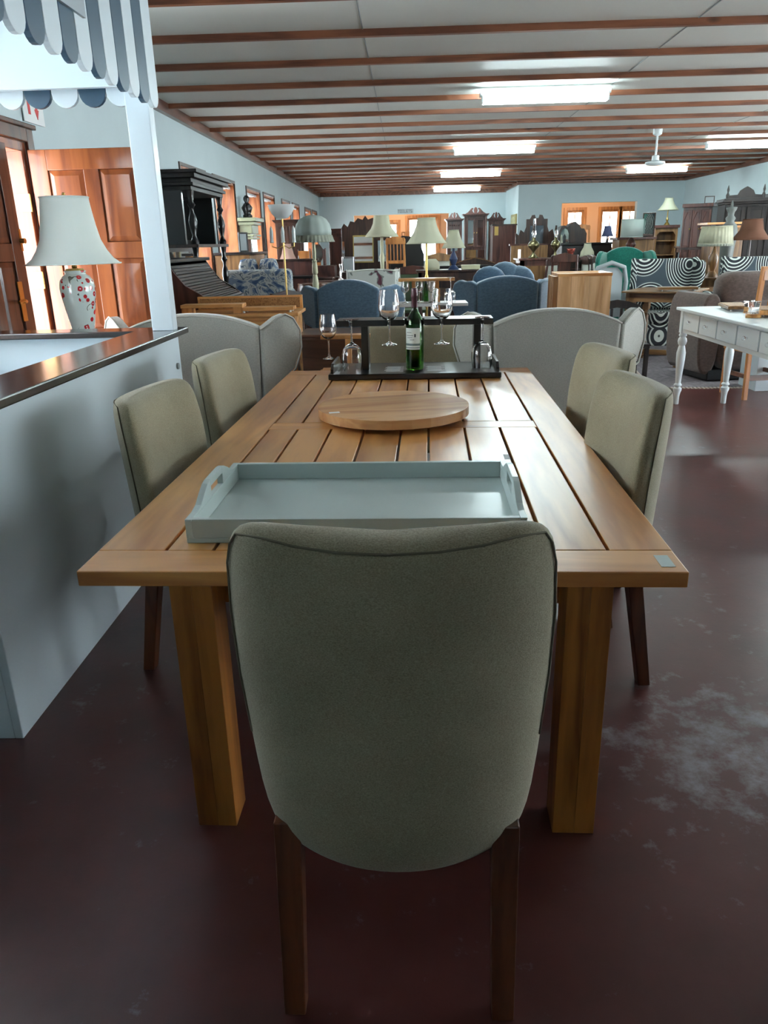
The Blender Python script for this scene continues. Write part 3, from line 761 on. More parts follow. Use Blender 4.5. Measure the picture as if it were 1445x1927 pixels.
# ------------------------------------------------ white stand (kiosk) with awning
t = thing('play_stand', 'white wooden stall with a black ledge and scalloped striped canopy, left of the table', 'stall')
B().box(-1.29, -1.262, 2.055, 4.25, 0, 1.045).out('side_panel', 'kioskwhite', t, bevel=.003)
B().box(-2.38, -1.29, 2.055, 2.083, 0, 1.045).out('front_panel', 'kioskwhite', t, bevel=.003)
B().box(-2.38, -1.29, 4.222, 4.25, 0, 1.045).out('rear_panel', 'kioskwhite', t, bevel=.003)
B().box(-2.36, -1.30, 2.1, 4.21, .40, .425).out('inner_shelf', 'kioskwhite', t)
b = B(); z0, z1 = 1.045, 1.078
b.prism([(-1.225, 2.0), (-1.225, 4.34), (-2.40, 4.34), (-2.40, 4.14), (-1.47, 4.14), (-1.47, 2.0)], 'z', z0, z1)
b.out('ledge', 'counter', t, bevel=.006)
B().box(-1.365, -1.25, 4.14, 4.22, 1.078, 2.75).out('post', 'kioskwhite', t, bevel=.004)
B().box(-2.40, -2.30, 4.14, 4.22, 1.078, 2.75).out('post', 'kioskwhite', t, bevel=.004)
B().box(-1.36, -1.25, 1.30, 1.38, 2.25, 2.75).out('post', 'kioskwhite', t, bevel=.004)
B().box(-2.40, -1.225, 4.10, 4.135, 2.235, 2.75).out('rear_fascia', 'kioskwhite', t)
B().box(-1.245, -1.222, 1.30, 4.22, 2.26, 2.75).out('side_fascia', 'kioskwhite', t)
B().box(-2.42, -1.20, 1.28, 4.28, 2.75, 2.775).out('roof_board', 'kioskwhite', t)
B().cyl((-1.262, 4.167, .885), (-1.25, 4.167, .885), .017).out('screw_cap', 'plastic', t)
def picket(x0, x1, c, hw_, zb, zt, axis, mat):
    pts = [(c-hw_, zt), (c-hw_, zb+hw_)]
    for i in range(1, 10):
        a = PI+PI*i/10; pts.append((c+hw_*math.cos(a), zb+hw_+hw_*math.sin(a)))
    pts += [(c+hw_, zb+hw_), (c+hw_, zt)]
    return B().prism(pts, axis, x0, x1).out('canopy_board', mat, t, bevel=.002)
yy = 4.05; k = 0
while yy > 1.35:
    picket(-1.222, -1.198, yy+.03, .0665, 2.135, 2.78, 'x', 'kioskwhite' if k % 2 == 0 else 'navy'); yy -= .1375; k += 1
xx = -1.412+.0; k = 0
while xx > -2.42:
    picket(4.20+.02, 4.245+.0, xx, .067, 2.168, 2.78, 'y', 'kioskwhite' if k % 2 == 0 else 'navy'); xx -= .1378; k += 1
B().prism([(2.62, 2.313), (3.272, 2.313), (3.285, 2.60), (2.62, 2.60)], 'x', -1.198, -1.186).out('blank_plate', flat('sign_plate', (.36, .42, .46), .4), t)

# table lamp behind the stand
t = thing('plant_stand', 'dark stand behind the stall that carries the blossom lamp', 'stand', (-1.98, 4.72, 0))
B().lathe([(.17, 0), (.17, .02)], (0, 0, .955), 24).out('top', 'dark', t, smooth='angle')
turned(B(), (0, 0), .12, .955, .035).out('column', 'dark', t, smooth='angle')
for i in range(3):
    a = 2*PI*i/3; B().tube([(0, 0, .16), (.1*math.cos(a), .1*math.sin(a), .13), (.18*math.cos(a), .18*math.sin(a), .016)], .016).out('leg', 'dark', t, smooth=True)
def fluted(prof, flutes, amp, n=72, z0=0):
    b = B(); rings = []
    for r, z in prof: rings.append([(r*(1+amp*math.cos(flutes*2*PI*i/n))*math.cos(2*PI*i/n), r*(1+amp*math.cos(flutes*2*PI*i/n))*math.sin(2*PI*i/n), z+z0) for i in range(n)])
    b.loft(rings, cap=False); return b
def shell(o, th=.004):
    md = o.modifiers.new('thickness', 'SOLIDIFY'); md.thickness = th; return o
t = thing('table_lamp', 'large table lamp with white bell shade and white vase base painted with red blossoms', 'lamp', (-1.98, 4.72, .975))
B().lathe([(.062, 0), (.066, .005), (.062, .03), (.068, .08), (.085, .17), (.099, .26), (.104, .31), (.097, .35), (.078, .375), (.062, .385), (.058, .395), (.064, .402), (.06, .408)], n=40).out('vase_base', 'vase', t, smooth=True)
b = B(); b.lathe([(.055, .408), (.05, .418), (.02, .42)], n=24); b.lathe([(.012, .42), (.018, .43), (.009, .44), (.018, .455), (.009, .465), (.014, .48), (.008, .49), (.008, .53)], n=16)
b.out('brass_neck', 'brass', t, smooth='angle')
prof = [(.268, .445), (.262, .452), (.232, .475), (.20, .52), (.172, .58), (.155, .66), (.143, .74), (.137, .79), (.134, .815)]
shell(fluted(prof, 6, .012).out('lamp_shade', 'whiteshade', t, smooth=True))
b = B()
for r, z in ((.269, .446), (.1345, .812)): b.tube([(r*math.cos(a), r*math.sin(a), z) for a in [2*PI*i/48 for i in range(49)]], .0045, 6)
b.out('shade_trim', 'whiteshade', t, smooth=True)
B().lathe([(.004, .81), (.006, .825), (.012, .83), (.004, .84)], n=12).out('finial', 'brass', t, smooth=True)

# ------------------------------------------------ wing-back upholstery
def wingback(name, label, cat, loc, rz, w, h, mat, pip, group=None, flare=28, wingd=.30, wingh=None, dip=.09, legc='legwood', armh=.60, depth=.62, seatz=.45):
    """seen from behind: the back stands at local y=0 and the seat reaches towards +y"""
    t = thing(name, label, cat, loc, rz, group); wb = w/2-.17*w/1.19; th = .11
    def arch(x): return h-dip*(abs(x)/wb)**2.2
    N_ = 20; xs_ = [-wb+2*wb*i/N_ for i in range(N_+1)]
    zb = .16
    pts = [(x, arch(x)) for x in xs_]+[(wb*.93, zb), (-wb*.93, zb)]
    B().prism(pts, 'y', -th/2, th/2).out('backrest', mat, t, bevel=.022, seg=4, smooth='angle')
    if pip:
        B().tube([(x, -th/2-.0, arch(x)-.012) for x in xs_], .006, 6).out('piping', pip, t, smooth=True)
    wh = (wingh or h*.985)
    for sx in (-1, 1):
        # wing outline in its own plane: u away from the back, v height
        W_ = [(0, arch(wb)-.01), (.06, arch(wb)+.02), (.13, wh-.015), (.19, wh), (.25, wh-.03), (wingd, wh-.11), (wingd+.005, wh-.22), (wingd-.05, wh-.36), (wingd-.10, armh+.02), (wingd-.12, .16), (0, .16)]
        a = R(90-flare); c_, s_ = math.cos(a), math.sin(a); tk = .035
        r1, r2 = [], []
        for u, v in W_:
            x = wb-.01+u*c_*1.0; y = -.02+u*s_
            f = 1.0 if v > armh+.05 else .55
            xx_ = wb-.01+u*c_*f
            r1.append((sx*(xx_-tk*s_), y+tk*c_, v)); r2.append((sx*(xx_+tk*s_), y-tk*c_, v))
        B().loft([r1, r2]).out('wing', mat, t, bevel=.02, seg=3, smooth='angle')
        if pip: B().tube([(r2[i][0], r2[i][1], r2[i][2]-.004) for i in range(0, 9)], .006, 6).out('piping', pip, t, smooth=True)
        xa = wb+.03
        b = B(); b.box(sx*xa-.06, sx*xa+.06, .16, depth, .14, armh-.05)
        b.cyl((sx*xa, .14, armh-.05), (sx*xa, depth+.01, armh-.05), .075, n=16)
        b.out('arm', mat, t, bevel=.015, smooth='angle')
        for y in (.02, depth-.06): B().taper((sx*(wb-.03), y+(-.04 if y < .1 else 0), 0), (sx*(wb-.03), y, .17), (.03, .03), (.045, .045)).out('leg', legc, t)
    B().box(-wb+.02, wb-.02, .03, depth-.02, .15, seatz-.12).out('seat_base', mat, t, bevel=.02)
    B().box(-wb+.03, wb-.03, .05, depth, seatz-.12, seatz+.02).out('seat_cushion', mat, t, bevel=.04, seg=4, smooth='angle')
    return t
GB = 'beige velvet wing-back settees beyond the table'
wingback('wingback_settee', 'beige-grey wing-back settee seen from behind, left, next to the striped stall', 'settee', (-1.39, 5.03, 0), R(-3), 1.24, 1.095, 'velvetbeige', 'piping', GB, flare=46)
wingback('wingback_settee', 'beige-grey wing-back settee seen from behind, right of the wine rack', 'settee', (.97, 5.10, 0), R(3), 1.16, 1.075, 'velvetbeige', 'piping', GB, flare=46)
# low armchair facing the viewer behind the rack
t = thing('tub_armchair', 'beige low armchair behind the black wine rack', 'armchair', (.03, 5.40, 0), PI)
rings = []
for z, w_ in ((.12, .30), (.15, .33), (.5, .35), (.86, .345), (.935, .33), (.955, .29)):
    rings.append([(w_*cx, .0+.07*sy-.02+.05*(cx*w_/.35)**2, z) for cx, sy in (se(2*PI*i/28, 4) for i in range(28))])
B().loft(rings).out('backrest', 'linen', t, smooth=True)
B().box(-.30, .30, .05, .44, .15, .44).out('seat', 'linen', t, bevel=.03, seg=3)
for sx in (-1, 1):
    B().box(sx*.33-.045, sx*.33+.045, .0, .42, .13, .60).out('arm', 'linen', t, bevel=.03, seg=3)
    for y in (.0, .38): B().taper((sx*.30, y, 0), (sx*.30, y, .15), (.03, .03), (.04, .04)).out('leg', 'legwood', t)
GBL = 'blue velvet wing-back armchairs'
wingback('wingback_armchair', 'blue velvet wing-back armchair seen from behind, left of the wine rack', 'armchair', (-.535, 7.3, 0), R(-7), .82, 1.19, 'blue', None, GBL, flare=46, wingd=.28, wingh=1.14, dip=.09, armh=.72, seatz=.5)
wingback('wingback_armchair', 'blue velvet wing-back armchair seen from behind with blue cushions showing over its top', 'armchair', (.93, 7.35, 0), R(5), .80, 1.19, 'blue', None, GBL, flare=46, wingd=.28, wingh=1.16, dip=.06, armh=.72, seatz=.5)
for i, (dx, dz, s_, m_, l_) in enumerate(((-.12, 1.20, .16, 'blue', 'dark blue round cushion at the left of the three on the blue armchair'), (.03, 1.235, .16, 'bluelight', 'light blue round cushion in the middle behind the blue armchair top'), (.16, 1.20, .155, 'bluelight', 'light blue round cushion at the right of the three on the blue armchair'))):
    o = B().ball((0, 0, 0), s_, 20, 1, .35, .9).out('round_cushion', m_, None, smooth=True); o.location = (.90+dx, 7.50+(.02 if i == 1 else -.01)+.03*i, dz-.07)
    tag(o, l_, 'cushion', 'round cushions on the blue armchair')
wingback('wingback_armchair', 'emerald green velvet wing-back armchair left of the swirl patterned settee', 'armchair', (3.20, 11.85, 0), R(172), .74, 1.37, 'green', None, None, flare=30, wingd=.30, wingh=1.32, armh=.75)

# ------------------------------------------------ furniture makers for the shop floor
def add_door(parent, x0, x1, z0, z1, y, mat, kind='panel', knob='brass', side=1, d=.022):
    """a door leaf standing proud of the front plane y (front faces -y)"""
    b = B(); st = min(.06, (x1-x0)*.2)
    b.box(x0, x0+st, y-d, y, z0, z1); b.box(x1-st, x1, y-d, y, z0, z1); b.box(x0+st, x1-st, y-d, y, z0, z0+st); b.box(x0+st, x1-st, y-d, y, z1-st, z1)
    if kind == 'arch':
        xm = (x0+x1)/2; b.prism([(x0+st, z1-st), (x0+st, z1-st-.13), (xm, z1-st), ], 'y', y-d, y); b.prism([(x1-st, z1-st), (xm, z1-st), (x1-st, z1-st-.13)], 'y', y-d, y)
    dd = b.out('door', mat, parent, bevel=.003)
    pm = 'mirror' if kind in ('mirror',) else ('glass' if kind == 'glass' else mat)
    q = B(); q.box(x0+st, x1-st, y-d*.5, y-.002, z0+st, z1-st); q.out('door_panel' if pm == mat else ('mirror_pane' if pm == 'mirror' else 'pane'), pm, dd)
    kx = x1-st*.5 if side > 0 else x0+st*.5
    B().ball((kx, y-d-.012, (z0+z1)/2), .013, 8).out('knob', knob, dd, smooth=True)
    return dd
def add_drawer(parent, x0, x1, z0, z1, y, mat, knob='brass', d=.018, two=True):
    dd = B().box(x0, x1, y-d, y, z0, z1).out('drawer', mat, parent, bevel=.006)
    for kx in ((x0+(x1-x0)*.25, x0+(x1-x0)*.75) if two else ((x0+x1)/2,)):
        B().ball((kx, y-d-.012, (z0+z1)/2), .014, 8).out('knob', knob, dd, smooth=True)
    return dd
def carcass(parent, w, d, z0, z1, mat, name='carcass', y=0, x=0): return B().box(x-w/2, x+w/2, y, y+d, z0, z1).out(name, mat, parent, bevel=.004)
def cornice(parent, w, d, z, mat, x=0, y=0, n='cornice', s=1):
    b = B()
    for o_, a, c in ((.02, 0, .025), (.045, .025, .05), (.07, .05, .08)): b.box(x-w/2-o_*s, x+w/2+o_*s, y-o_*s, y+d, z+a*s, z+c*s)
    return b.out(n, mat, parent, bevel=.004)
def pediment(parent, w, z, y, mat, x=0, h=.14, name='pediment'):
    """broken swan-neck crest with a centre finial"""
    b = B()
    for s_ in (-1, 1):
        out = [(.98, 0), (.90, .12), (.72, .30), (.52, .70), (.38, .98), (.24, 1.0), (.20, .82), (.30, .72), (.32, .55), (.24, .28), (.10, .14), (.0, .12), (0, 0)]
        b.prism([(x+s_*u*w/2, z+v*h) for u, v in out], 'y', y, y+.035)
    b.prism([(x-.06*w, z+.1*h), (x-.09*w, z+.6*h), (x-.06*w, z+1.0*h), (x, z+1.15*h), (x+.06*w, z+1.0*h), (x+.09*w, z+.6*h), (x+.06*w, z+.1*h)], 'y', y-.005, y+.04)
    return b.out(name, mat, parent, bevel=.004)
def table(name, label, loc, rz, w, d, h, mat, group=None, legs='square', cat='table', apron=.09, top=.03, over=.03, lw=.05, shelf=None):
    t = thing(name, label, cat, loc, rz, group)
    B().box(-w/2, w/2, -d/2, d/2, h-top, h).out('tabletop', mat, t, bevel=.005)
    B().box(-w/2+over, w/2-over, -d/2+over, d/2-over, h-top-apron, h-top).out('apron', mat, t)
    for sx in (-1, 1):
        for sy in (-1, 1):
            c = (sx*(w/2-over-lw/2), sy*(d/2-over-lw/2))
            b = B()
            if legs == 'square': b.box(c[0]-lw/2, c[0]+lw/2, c[1]-lw/2, c[1]+lw/2, 0, h-top)
            else: b.box(c[0]-lw/2, c[0]+lw/2, c[1]-lw/2, c[1]+lw/2, h-top-apron-.04, h-top); turned(b, c, 0, h-top-apron-.04, lw*.6)
            b.out('leg', mat, t, smooth='angle')
    if shelf: B().box(-w/2+over, w/2-over, -d/2+over, d/2-over, shelf, shelf+.02).out('shelf', mat, t)
    return t
def chair(label, loc, rz, mat, seatm=None, h=.98, w=.44, group=None, style='slats', d=.42, sh=.45, name='side_chair', padm=None, cat='chair'):
    t = thing(name, label, cat, loc, rz, group)
    B().box(-w/2, w/2, -d/2, d/2, sh-.05, sh).out('seat', seatm or mat, t, bevel=.012)
    for sx in (-1, 1):
        B().taper((sx*(w/2-.02), -d/2+.02, 0), (sx*(w/2-.02), -d/2+.02, sh-.05), (.03, .03), (.04, .04)).out('leg', mat, t)
        b = B(); b.tube([(sx*(w/2-.02), d/2+.04, 0), (sx*(w/2-.02), d/2-.02, sh), (sx*(w/2-.03), d/2+.06, h)], [.022, .022, .018], 6); b.out('rear_post', mat, t)
    b = B(); top = [(-w/2, h-.1), (-w/2, h-.02), (-w/4, h+.01), (0, h+.03), (w/4, h+.01), (w/2, h-.02), (w/2, h-.1)]
    b.prism(top, 'y', d/2+.035, d/2+.065); b.out('top_rail', mat, t, bevel=.004)
    if style == 'slats':
        for i in range(4):
            x = -w/2+.08+i*(w-.16)/3; B().tube([(x, d/2-.01, sh), (x, d/2+.05, h-.08)], .012, 6).out('slat', mat, t)
    elif style == 'splat':
        b = B(); zz = [(sh, .05), (sh+.12, .08), (sh+.25, .045), (h-.1, .09)]
        b.loft([[(-k, d/2+.0+(z-sh)*.09, z), (k, d/2+(z-sh)*.09, z), (k, d/2+.015+(z-sh)*.09, z), (-k, d/2+.015+(z-sh)*.09, z)] for z, k in zz]); b.out('splat', mat, t)
    elif style == 'pad':
        B().box(-w/2+.04, w/2-.04, d/2+.01, d/2+.055, sh+.12, h-.09).out('back_pad', padm or seatm or mat, t, bevel=.015)
    for sx in (-1, 1): B().cyl((sx*(w/2-.02), -d/2+.02, .2), (sx*(w/2-.02), d/2+.01, .2), .01, n=6).out('stretcher', mat, t)
    return t
def lamp(name, label, loc, base_prof, base_mat, shade_prof, shade_m, rz=0, foot=None, flutes=0, group=None, extra=None, trim=True):
    """profiles are in metres above loc"""
    t = thing(name, label, 'lamp', loc, rz, group)
    B().lathe(base_prof, n=18).out('base', base_mat, t, smooth='angle')
    zt = shade_prof[0][1]; B().cyl((0, 0, base_prof[-1][1]), (0, 0, max(z for _, z in shade_prof)), .006, n=8).out('stem', 'brass', t)
    if flutes: b = fluted(shade_prof, flutes, .02, 96)
    else: b = B(); b.loft([[(r*math.cos(2*PI*i/32), r*math.sin(2*PI*i/32), z) for i in range(32)] for r, z in shade_prof], cap=False)
    shell(b.out('lamp_shade', shade_m, t, smooth=True), .003)
    if trim:
        b = B()
        for r, z in (shade_prof[0], shade_prof[-1]): b.tube([(r*math.cos(a), r*math.sin(a), z) for a in [2*PI*i/28 for i in range(29)]], .006, 5)
        b.out('shade_trim', shade_m, t, smooth=True)
    return t
def frame_pic(name, label, loc, rz, w, h, fm, pm, cat='picture', fw_=.03, tilt=0, d=.02, arch=False, partn='print'):
    t = thing(name, label, cat, loc, rz); t.rotation_euler = (tilt, 0, rz)
    b = B(); b.box(-w/2, -w/2+fw_, 0, d, 0, h); b.box(w/2-fw_, w/2, 0, d, 0, h); b.box(-w/2+fw_, w/2-fw_, 0, d, 0, fw_); b.box(-w/2+fw_, w/2-fw_, 0, d, h-fw_, h)
    b.out('frame', fm, t, bevel=.003); B().box(-w/2+fw_, w/2-fw_, d*.4, d*.8, fw_, h-fw_).out(partn, pm, t)
    return t

# ---- left wall side, near to far
# roll-top desk: side profile in the x-z plane, long axis along y
t = thing('rolltop_desk', 'black roll-top desk with a sloping slatted tambour by the left wall', 'desk', (XL+.04, 6.48, 0))
L_ = 1.29
prof = [(0, 0), (.86, 0), (.98, .0), (.98, .86), (.95, .90), (.90, .96), (.83, 1.06), (.74, 1.13), (.62, 1.20), (.54, 1.30), (.49, 1.38), (0, 1.38)]
for y in (0, L_-.03): B().prism(prof, 'y', y, y+.03).out('side_panel', 'mahog' if y == 0 else 'black', t, bevel=.003)
sl = [(.975, .90), (.94, .945), (.895, .99), (.85, 1.045), (.80, 1.085), (.75, 1.11), (.70, 1.14), (.65, 1.175), (.60, 1.215), (.565, 1.265), (.535, 1.315), (.50, 1.365)]
b = B()
for i, ((x0, z0), (x1, z1)) in enumerate(zip(sl, sl[1:])):
    for f in (0, .5):
        xa, za = x0+(x1-x0)*f, z0+(z1-z0)*f; xb, zb_ = x0+(x1-x0)*(f+.38), z0+(z1-z0)*(f+.38)
        b.prism([(xa-.012, za-.012), (xa, za), (xb, zb_), (xb-.012, zb_-.012)], 'y', .03, L_-.03)
tm = b.out('tambour', flat('tambour', (.02, .02, .022), .3, coat=.4), t, bevel=.001)
B().box(-.01, .52, -.03, L_+.03, 1.38, 1.41).out('top', 'black', t, bevel=.006)
B().box(.02, .95, .03, L_-.03, .72, .88).out('writing_bed', 'black', t)
for y in (.03, L_-.48):
    p = B().box(.05, .93, y, y+.45, .06, .72).out('pedestal', 'black', t)
B().box(.05, .12, .30, 1.0, 1.41, 1.47).out('gallery', 'black', t)
t2 = thing('printed_tin', 'small pale box standing on the roll-top desk', 'box', (XL+.42, 6.55, 1.412)); B().box(-.05, .05, 0, .12, 0, .085).out('box_body', 'plastic', t2, bevel=.004); B().box(.0505, .052, .02, .10, .015, .07).out('label', 'paper', t2)
# mirrored hall cabinet
t = thing('hall_dresser', 'tall black hall dresser with cornice, mirror and turned columns against the left wall', 'dresser', (XL+.03, 7.85, 0))
DL = 1.35
B().box(0, .52, 0, DL, 0, .95).out('base_cabinet', 'black', t, bevel=.005)
for y in (.08, .70):
    B().box(.52, .54, y, y+.56, .08, .85).out('door', 'black', t, bevel=.012)
B().box(0, .56, -.02, DL+.02, .95, .99).out('worktop', 'black', t, bevel=.006)
B().box(0, .03, .03, DL-.03, .99, 1.50).out('mirror_surround', 'black', t); B().box(.03, .034, .15, DL-.15, 1.03, 1.46).out('mirror', 'mirror', t)
B().box(0, .42, 0, DL, 1.50, 1.53).out('shelf', 'dark', t, bevel=.004)
B().box(0, .30, 0, .05, 1.53, 2.02).box(0, .05, .05, DL-.05, 1.53, 2.02).out('upper_case', 'black', t)
B().box(.05, .28, DL-.04, DL, 1.53, 2.02).out('upper_side', 'black', t)
B().box(.05, .054, .18, .60, 1.58, 1.98).box(.05, .054, .74, DL-.16, 1.58, 1.98).out('mirror', 'mirror', t)
for y in (.07, DL-.07):
    q = B(); turned(q, (.37, y), 1.53, 2.02, .038, style=1); q.out('column', 'black', t, smooth='angle')
    q = B(); turned(q, (.37, y), .99, 1.50, .035, style=1); q.out('column', 'black', t, smooth='angle')
b = B()
for o_, a, c in ((0, 2.02, 2.06), (.03, 2.06, 2.09), (.01, 2.09, 2.13), (.06, 2.13, 2.17), (.09, 2.17, 2.20)): b.box(0, .40+o_, -.0-o_, DL+o_, a, c)
b.out('cornice', 'blackwood', t, bevel=.004)
# brown upright piano and small picture
t = thing('upright_piano', 'brown upright piano with its end turned to the viewer by the left wall', 'piano', (XL+.03, 10.22, 0))
B().box(0, .45, 0, 1.1, 0, 1.40).out('case', 'oak', t, bevel=.01); B().box(-.01, .49, -.02, 1.12, 1.40, 1.43).out('lid', 'black', t, bevel=.005)
B().box(.45, .70, 0, 1.1, .58, .72).out('keybed', 'oak', t, bevel=.006); B().box(.48, .66, .08, 1.02, .72, .73).out('keys', 'paper', t)
for y in (.05, 1.0): B().box(.63, .69, y, y+.06, 0, .58).out('leg', 'oak', t)
frame_pic('photo_frame', 'small framed photo standing on the end of the brown piano', (XL+.40, 10.32, 1.432), R(60), .17, .24, 'black', 'plastic', 'picture', .02)
# pier mirror with statue
t = thing('pier_mirror', 'tall narrow pier mirror with stepped cornice painted pale green as if lit by the left wall', 'mirror', (XL+.02, 11.95, 0))
B().box(0, .16, 0, .50, 0, 1.78).out('case', 'dark', t); B().box(.16, .165, .06, .44, .4, 1.55).out('mirror', 'mirror', t)
b = B()
for o_, a, c in ((.02, 1.60, 1.63), (.04, 1.64, 1.67), (.01, 1.68, 1.80), (.05, 1.80, 1.84), (.09, 1.85, 1.90)): b.box(0, .18+o_, -o_, .50+o_, a, c)
b.out('cornice', flat('cornice_light_paint', (.28, .31, .20), .4), t, bevel=.004)  # dark wood cornice; pale green light put into its colour
t = thing('bust_statue', 'dark figurine standing on top of the pier mirror', 'statue', (XL+.12, 12.15, 1.905))
B().lathe([(.07, 0), (.075, .03), (.05, .05), (.065, .09), (.085, .14), (.05, .19), (.025, .21), (.045, .25), (.045, .28), (.02, .31)], n=18).out('figure', 'black', t, smooth=True)
frame_pic('wall_mirror', 'small dark framed mirror on the left wall between two windows', (XL+.01, 14.05, 1.35), R(90), .26, .62, 'dark', 'mirror', 'mirror', .03, partn='mirror')
# blue patterned settee
def sofa(name, label, cat, loc, rz, w, h, d, mat, seats=2, arm=.62, group=None, lumpy=0.0, armw=.16, legm='dark', cush=None, seatz=.44):
    t = thing(name, label, cat, loc, rz, group)
    B().box(-w/2, w/2, 0, .20, .10, h-.06).out('back', mat, t, bevel=.05, seg=4, smooth='angle')
    cw = (w-2*armw)/seats
    for i in range(seats):
        x0 = -w/2+armw+i*cw; b = B()
        b.loft([[(x0+cw/2+cw*.49*s_*cx, .23+.12*s_*sy, z) for cx, sy in (se(2*PI*k/24, 4) for k in range(24))] for z, s_ in ((seatz, .9), (seatz+.05, 1), (h-.08, 1), (h-.02, .95), (h+lumpy, .75), (h+lumpy+.01, .4))])
        b.out('back_cushion', cush or mat, t, smooth=True)
        B().box(x0+.005, x0+cw-.005, .30, d, seatz-.12, seatz+.03).out('seat_cushion', mat, t, bevel=.04, seg=4, smooth='angle')
    B().box(-w/2+armw, w/2-armw, .15, d-.02, .12, seatz-.12).out('seat_base', mat, t)
    for sx in (-1, 1):
        xa = sx*(w/2-armw/2); b = B(); b.box(xa-armw/2+.01, xa+armw/2-.01, .05, d, .10, arm-.06); b.cyl((xa, .05, arm-.07), (xa, d+.01, arm-.07), armw*.55, n=16)
        b.out('arm', mat, t, bevel=.012, smooth='angle')
        for y in (.06, d-.08): B().box(xa-.03, xa+.03, y, y+.05, 0, .12).out('foot', legm, t)
    return t
sofa('patterned_settee', 'blue and white leaf patterned two-seat settee left of the brass lamp pole', 'settee', (-1.74, 9.3, 0), R(6), .80, 1.30, .85, 'bluefloral', 2, .98, None, .05)
# torchiere
t = thing('torchiere_lamp', 'brass floor lamp with upturned white glass bowl and candle arms', 'lamp', (-1.245, 8.2, 0))
B().lathe([(.14, 0), (.145, .01), (.12, .025), (.03, .04), (.016, .06), (.014, .10)], n=28).out('base', 'brass', t, smooth='angle')
B().cyl((0, 0, .08), (0, 0, 1.76), .0085).out('pole', 'brass', t)
sh_ = B(); sh_.loft([[(r*math.cos(2*PI*i/32), r*math.sin(2*PI*i/32), z) for i in range(32)] for r, z in ((.03, 1.755), (.06, 1.765), (.095, 1.80), (.12, 1.845), (.13, 1.88), (.132, 1.885))], cap=False)
shell(sh_.out('glass_bowl', shade_mat('opal_glass', (.95, .97, .97), .7), t, smooth=True), .004)
for i, a in enumerate((R(200), R(275), R(340))):
    c_, s_ = math.cos(a), math.sin(a); r_ = .12 if i != 1 else .05
    B().tube([(0, 0, 1.50), (.5*r_*c_, .5*r_*s_, 1.47), (r_*c_, r_*s_, 1.49), (r_*c_, r_*s_, 1.53)], .005, 6).out('arm', 'brass', t)
    B().lathe([(.02, 1.525), (.022, 1.535), (.018, 1.54), (.018, 1.60), (.019, 1.63), (.012, 1.665), (.002, 1.685)], (r_*c_, r_*s_, 0), 12).out('candle', 'ceramic', t, smooth=True)
# domed fringed floor lamp
t = thing('dome_lamp', 'cream turned floor lamp with ribbed dome shade and fringe', 'lamp', (-1.03, 9.0, 0))
B().lathe([(.17, 0), (.175, .02), (.10, .05), (.03, .08), (.028, .3), (.04, .35), (.022, .40), (.03, .6), (.036, .8), (.024, .95), (.034, 1.0), (.038, 1.08), (.026, 1.16), (.022, 1.18), (.034, 1.20), (.030, 1.28), (.024, 1.31), (.03, 1.325), (.018, 1.34), (.022, 1.42), (.016, 1.52), (.016, 1.62)], n=18).out('pole', 'creampaint', t, smooth='angle')
prof = [(.200, 1.595), (.202, 1.64), (.185, 1.71), (.15, 1.765), (.10, 1.795), (.04, 1.808)]
shell(fluted(prof, 12, .02, 96).out('dome_shade', 'greyshade', t, smooth=True), .003)
shell(fluted([(.235, 1.525), (.222, 1.55), (.207, 1.598)], 32, .025, 128).out('fringe', 'fringe', t, smooth=True), .002)
# pink shade lamp on dark sideboard
table('sideboard_table', 'dark table near the left windows carrying the pink shaded lamp', (-1.62, 12.3, 0), 0, 1.0, .5, 1.02, 'dark', legs='turned')
lamp('bell_lamp', 'small table lamp with pale pink bell shade behind the brass lamp', (-1.80, 12.2, 1.02), [(.07, 0), (.06, .03), (.02, .08), (.035, .16), (.012, .22), (.012, .26)], 'brass', [(.17, .22), (.13, .27), (.09, .36), (.055, .50)], 'pinkshade', flutes=6)
# dark desk, orange panel bed end, hexagon mirror etc.
t = thing('secretary_desk', 'dark desk with carved gallery behind the brass floor lamp', 'desk', (-1.66, 11.42, 0))
B().box(-.28, .28, 0, .55, .70, 1.05).out('case', 'mahog', t, bevel=.006); B().box(-.31, .31, -.03, .57, 1.05, 1.08).out('top', 'black', t, bevel=.005)
B().box(-.28, .28, .35, .55, 1.08, 1.28).out('pigeon_holes', 'mahog', t, bevel=.004); B().box(-.30, .36, .33, .57, 1.28, 1.31).out('gallery', 'dark', t, bevel=.004)
for sx in (-1, 1):
    for y in (.03, .5): q = B(); turned(q, (sx*.25, y), 0, .70, .03); q.out('leg', 'mahog', t, smooth='angle')
t = thing('bed_headboard', 'glossy orange-brown panel with curved edges standing behind the dome lamp', 'headboard', (-1.62, 13.6, 0))
B().prism([(-.20, 0), (-.20, .9), (-.17, 1.0), (-.17, 1.25), (-.215, 1.35), (-.215, 1.41), (.215, 1.41), (.215, 1.35), (.17, 1.25), (.17, 1.0), (.20, .9), (.20, 0)], 'y', 0, .04).out('panel', 'orange', t, bevel=.006)
for sx in (-1, 1): B().box(sx*.23-.02, sx*.23+.02, 0, .04, 0, 1.43).out('post', 'mahog', t)
t = thing('toilet_mirror', 'oval dressing mirror on a stand between the dome lamp pole and dark dresser', 'mirror', (-1.43, 13.0, 0))
b = B(); pts = [(.10*math.cos(2*PI*i/8+PI/8), .15*math.sin(2*PI*i/8+PI/8)+1.37) for i in range(8)]; b.prism(pts, 'y', 0, .02); b.out('mirror_frame', 'mahog', t, bevel=.004)
b = B(); pts = [(.085*math.cos(2*PI*i/8+PI/8), .132*math.sin(2*PI*i/8+PI/8)+1.37) for i in range(8)]; b.prism(pts, 'y', -.004, 0); b.out('mirror', flat('old_mirror', (.30, .29, .25), .12, .8), t)
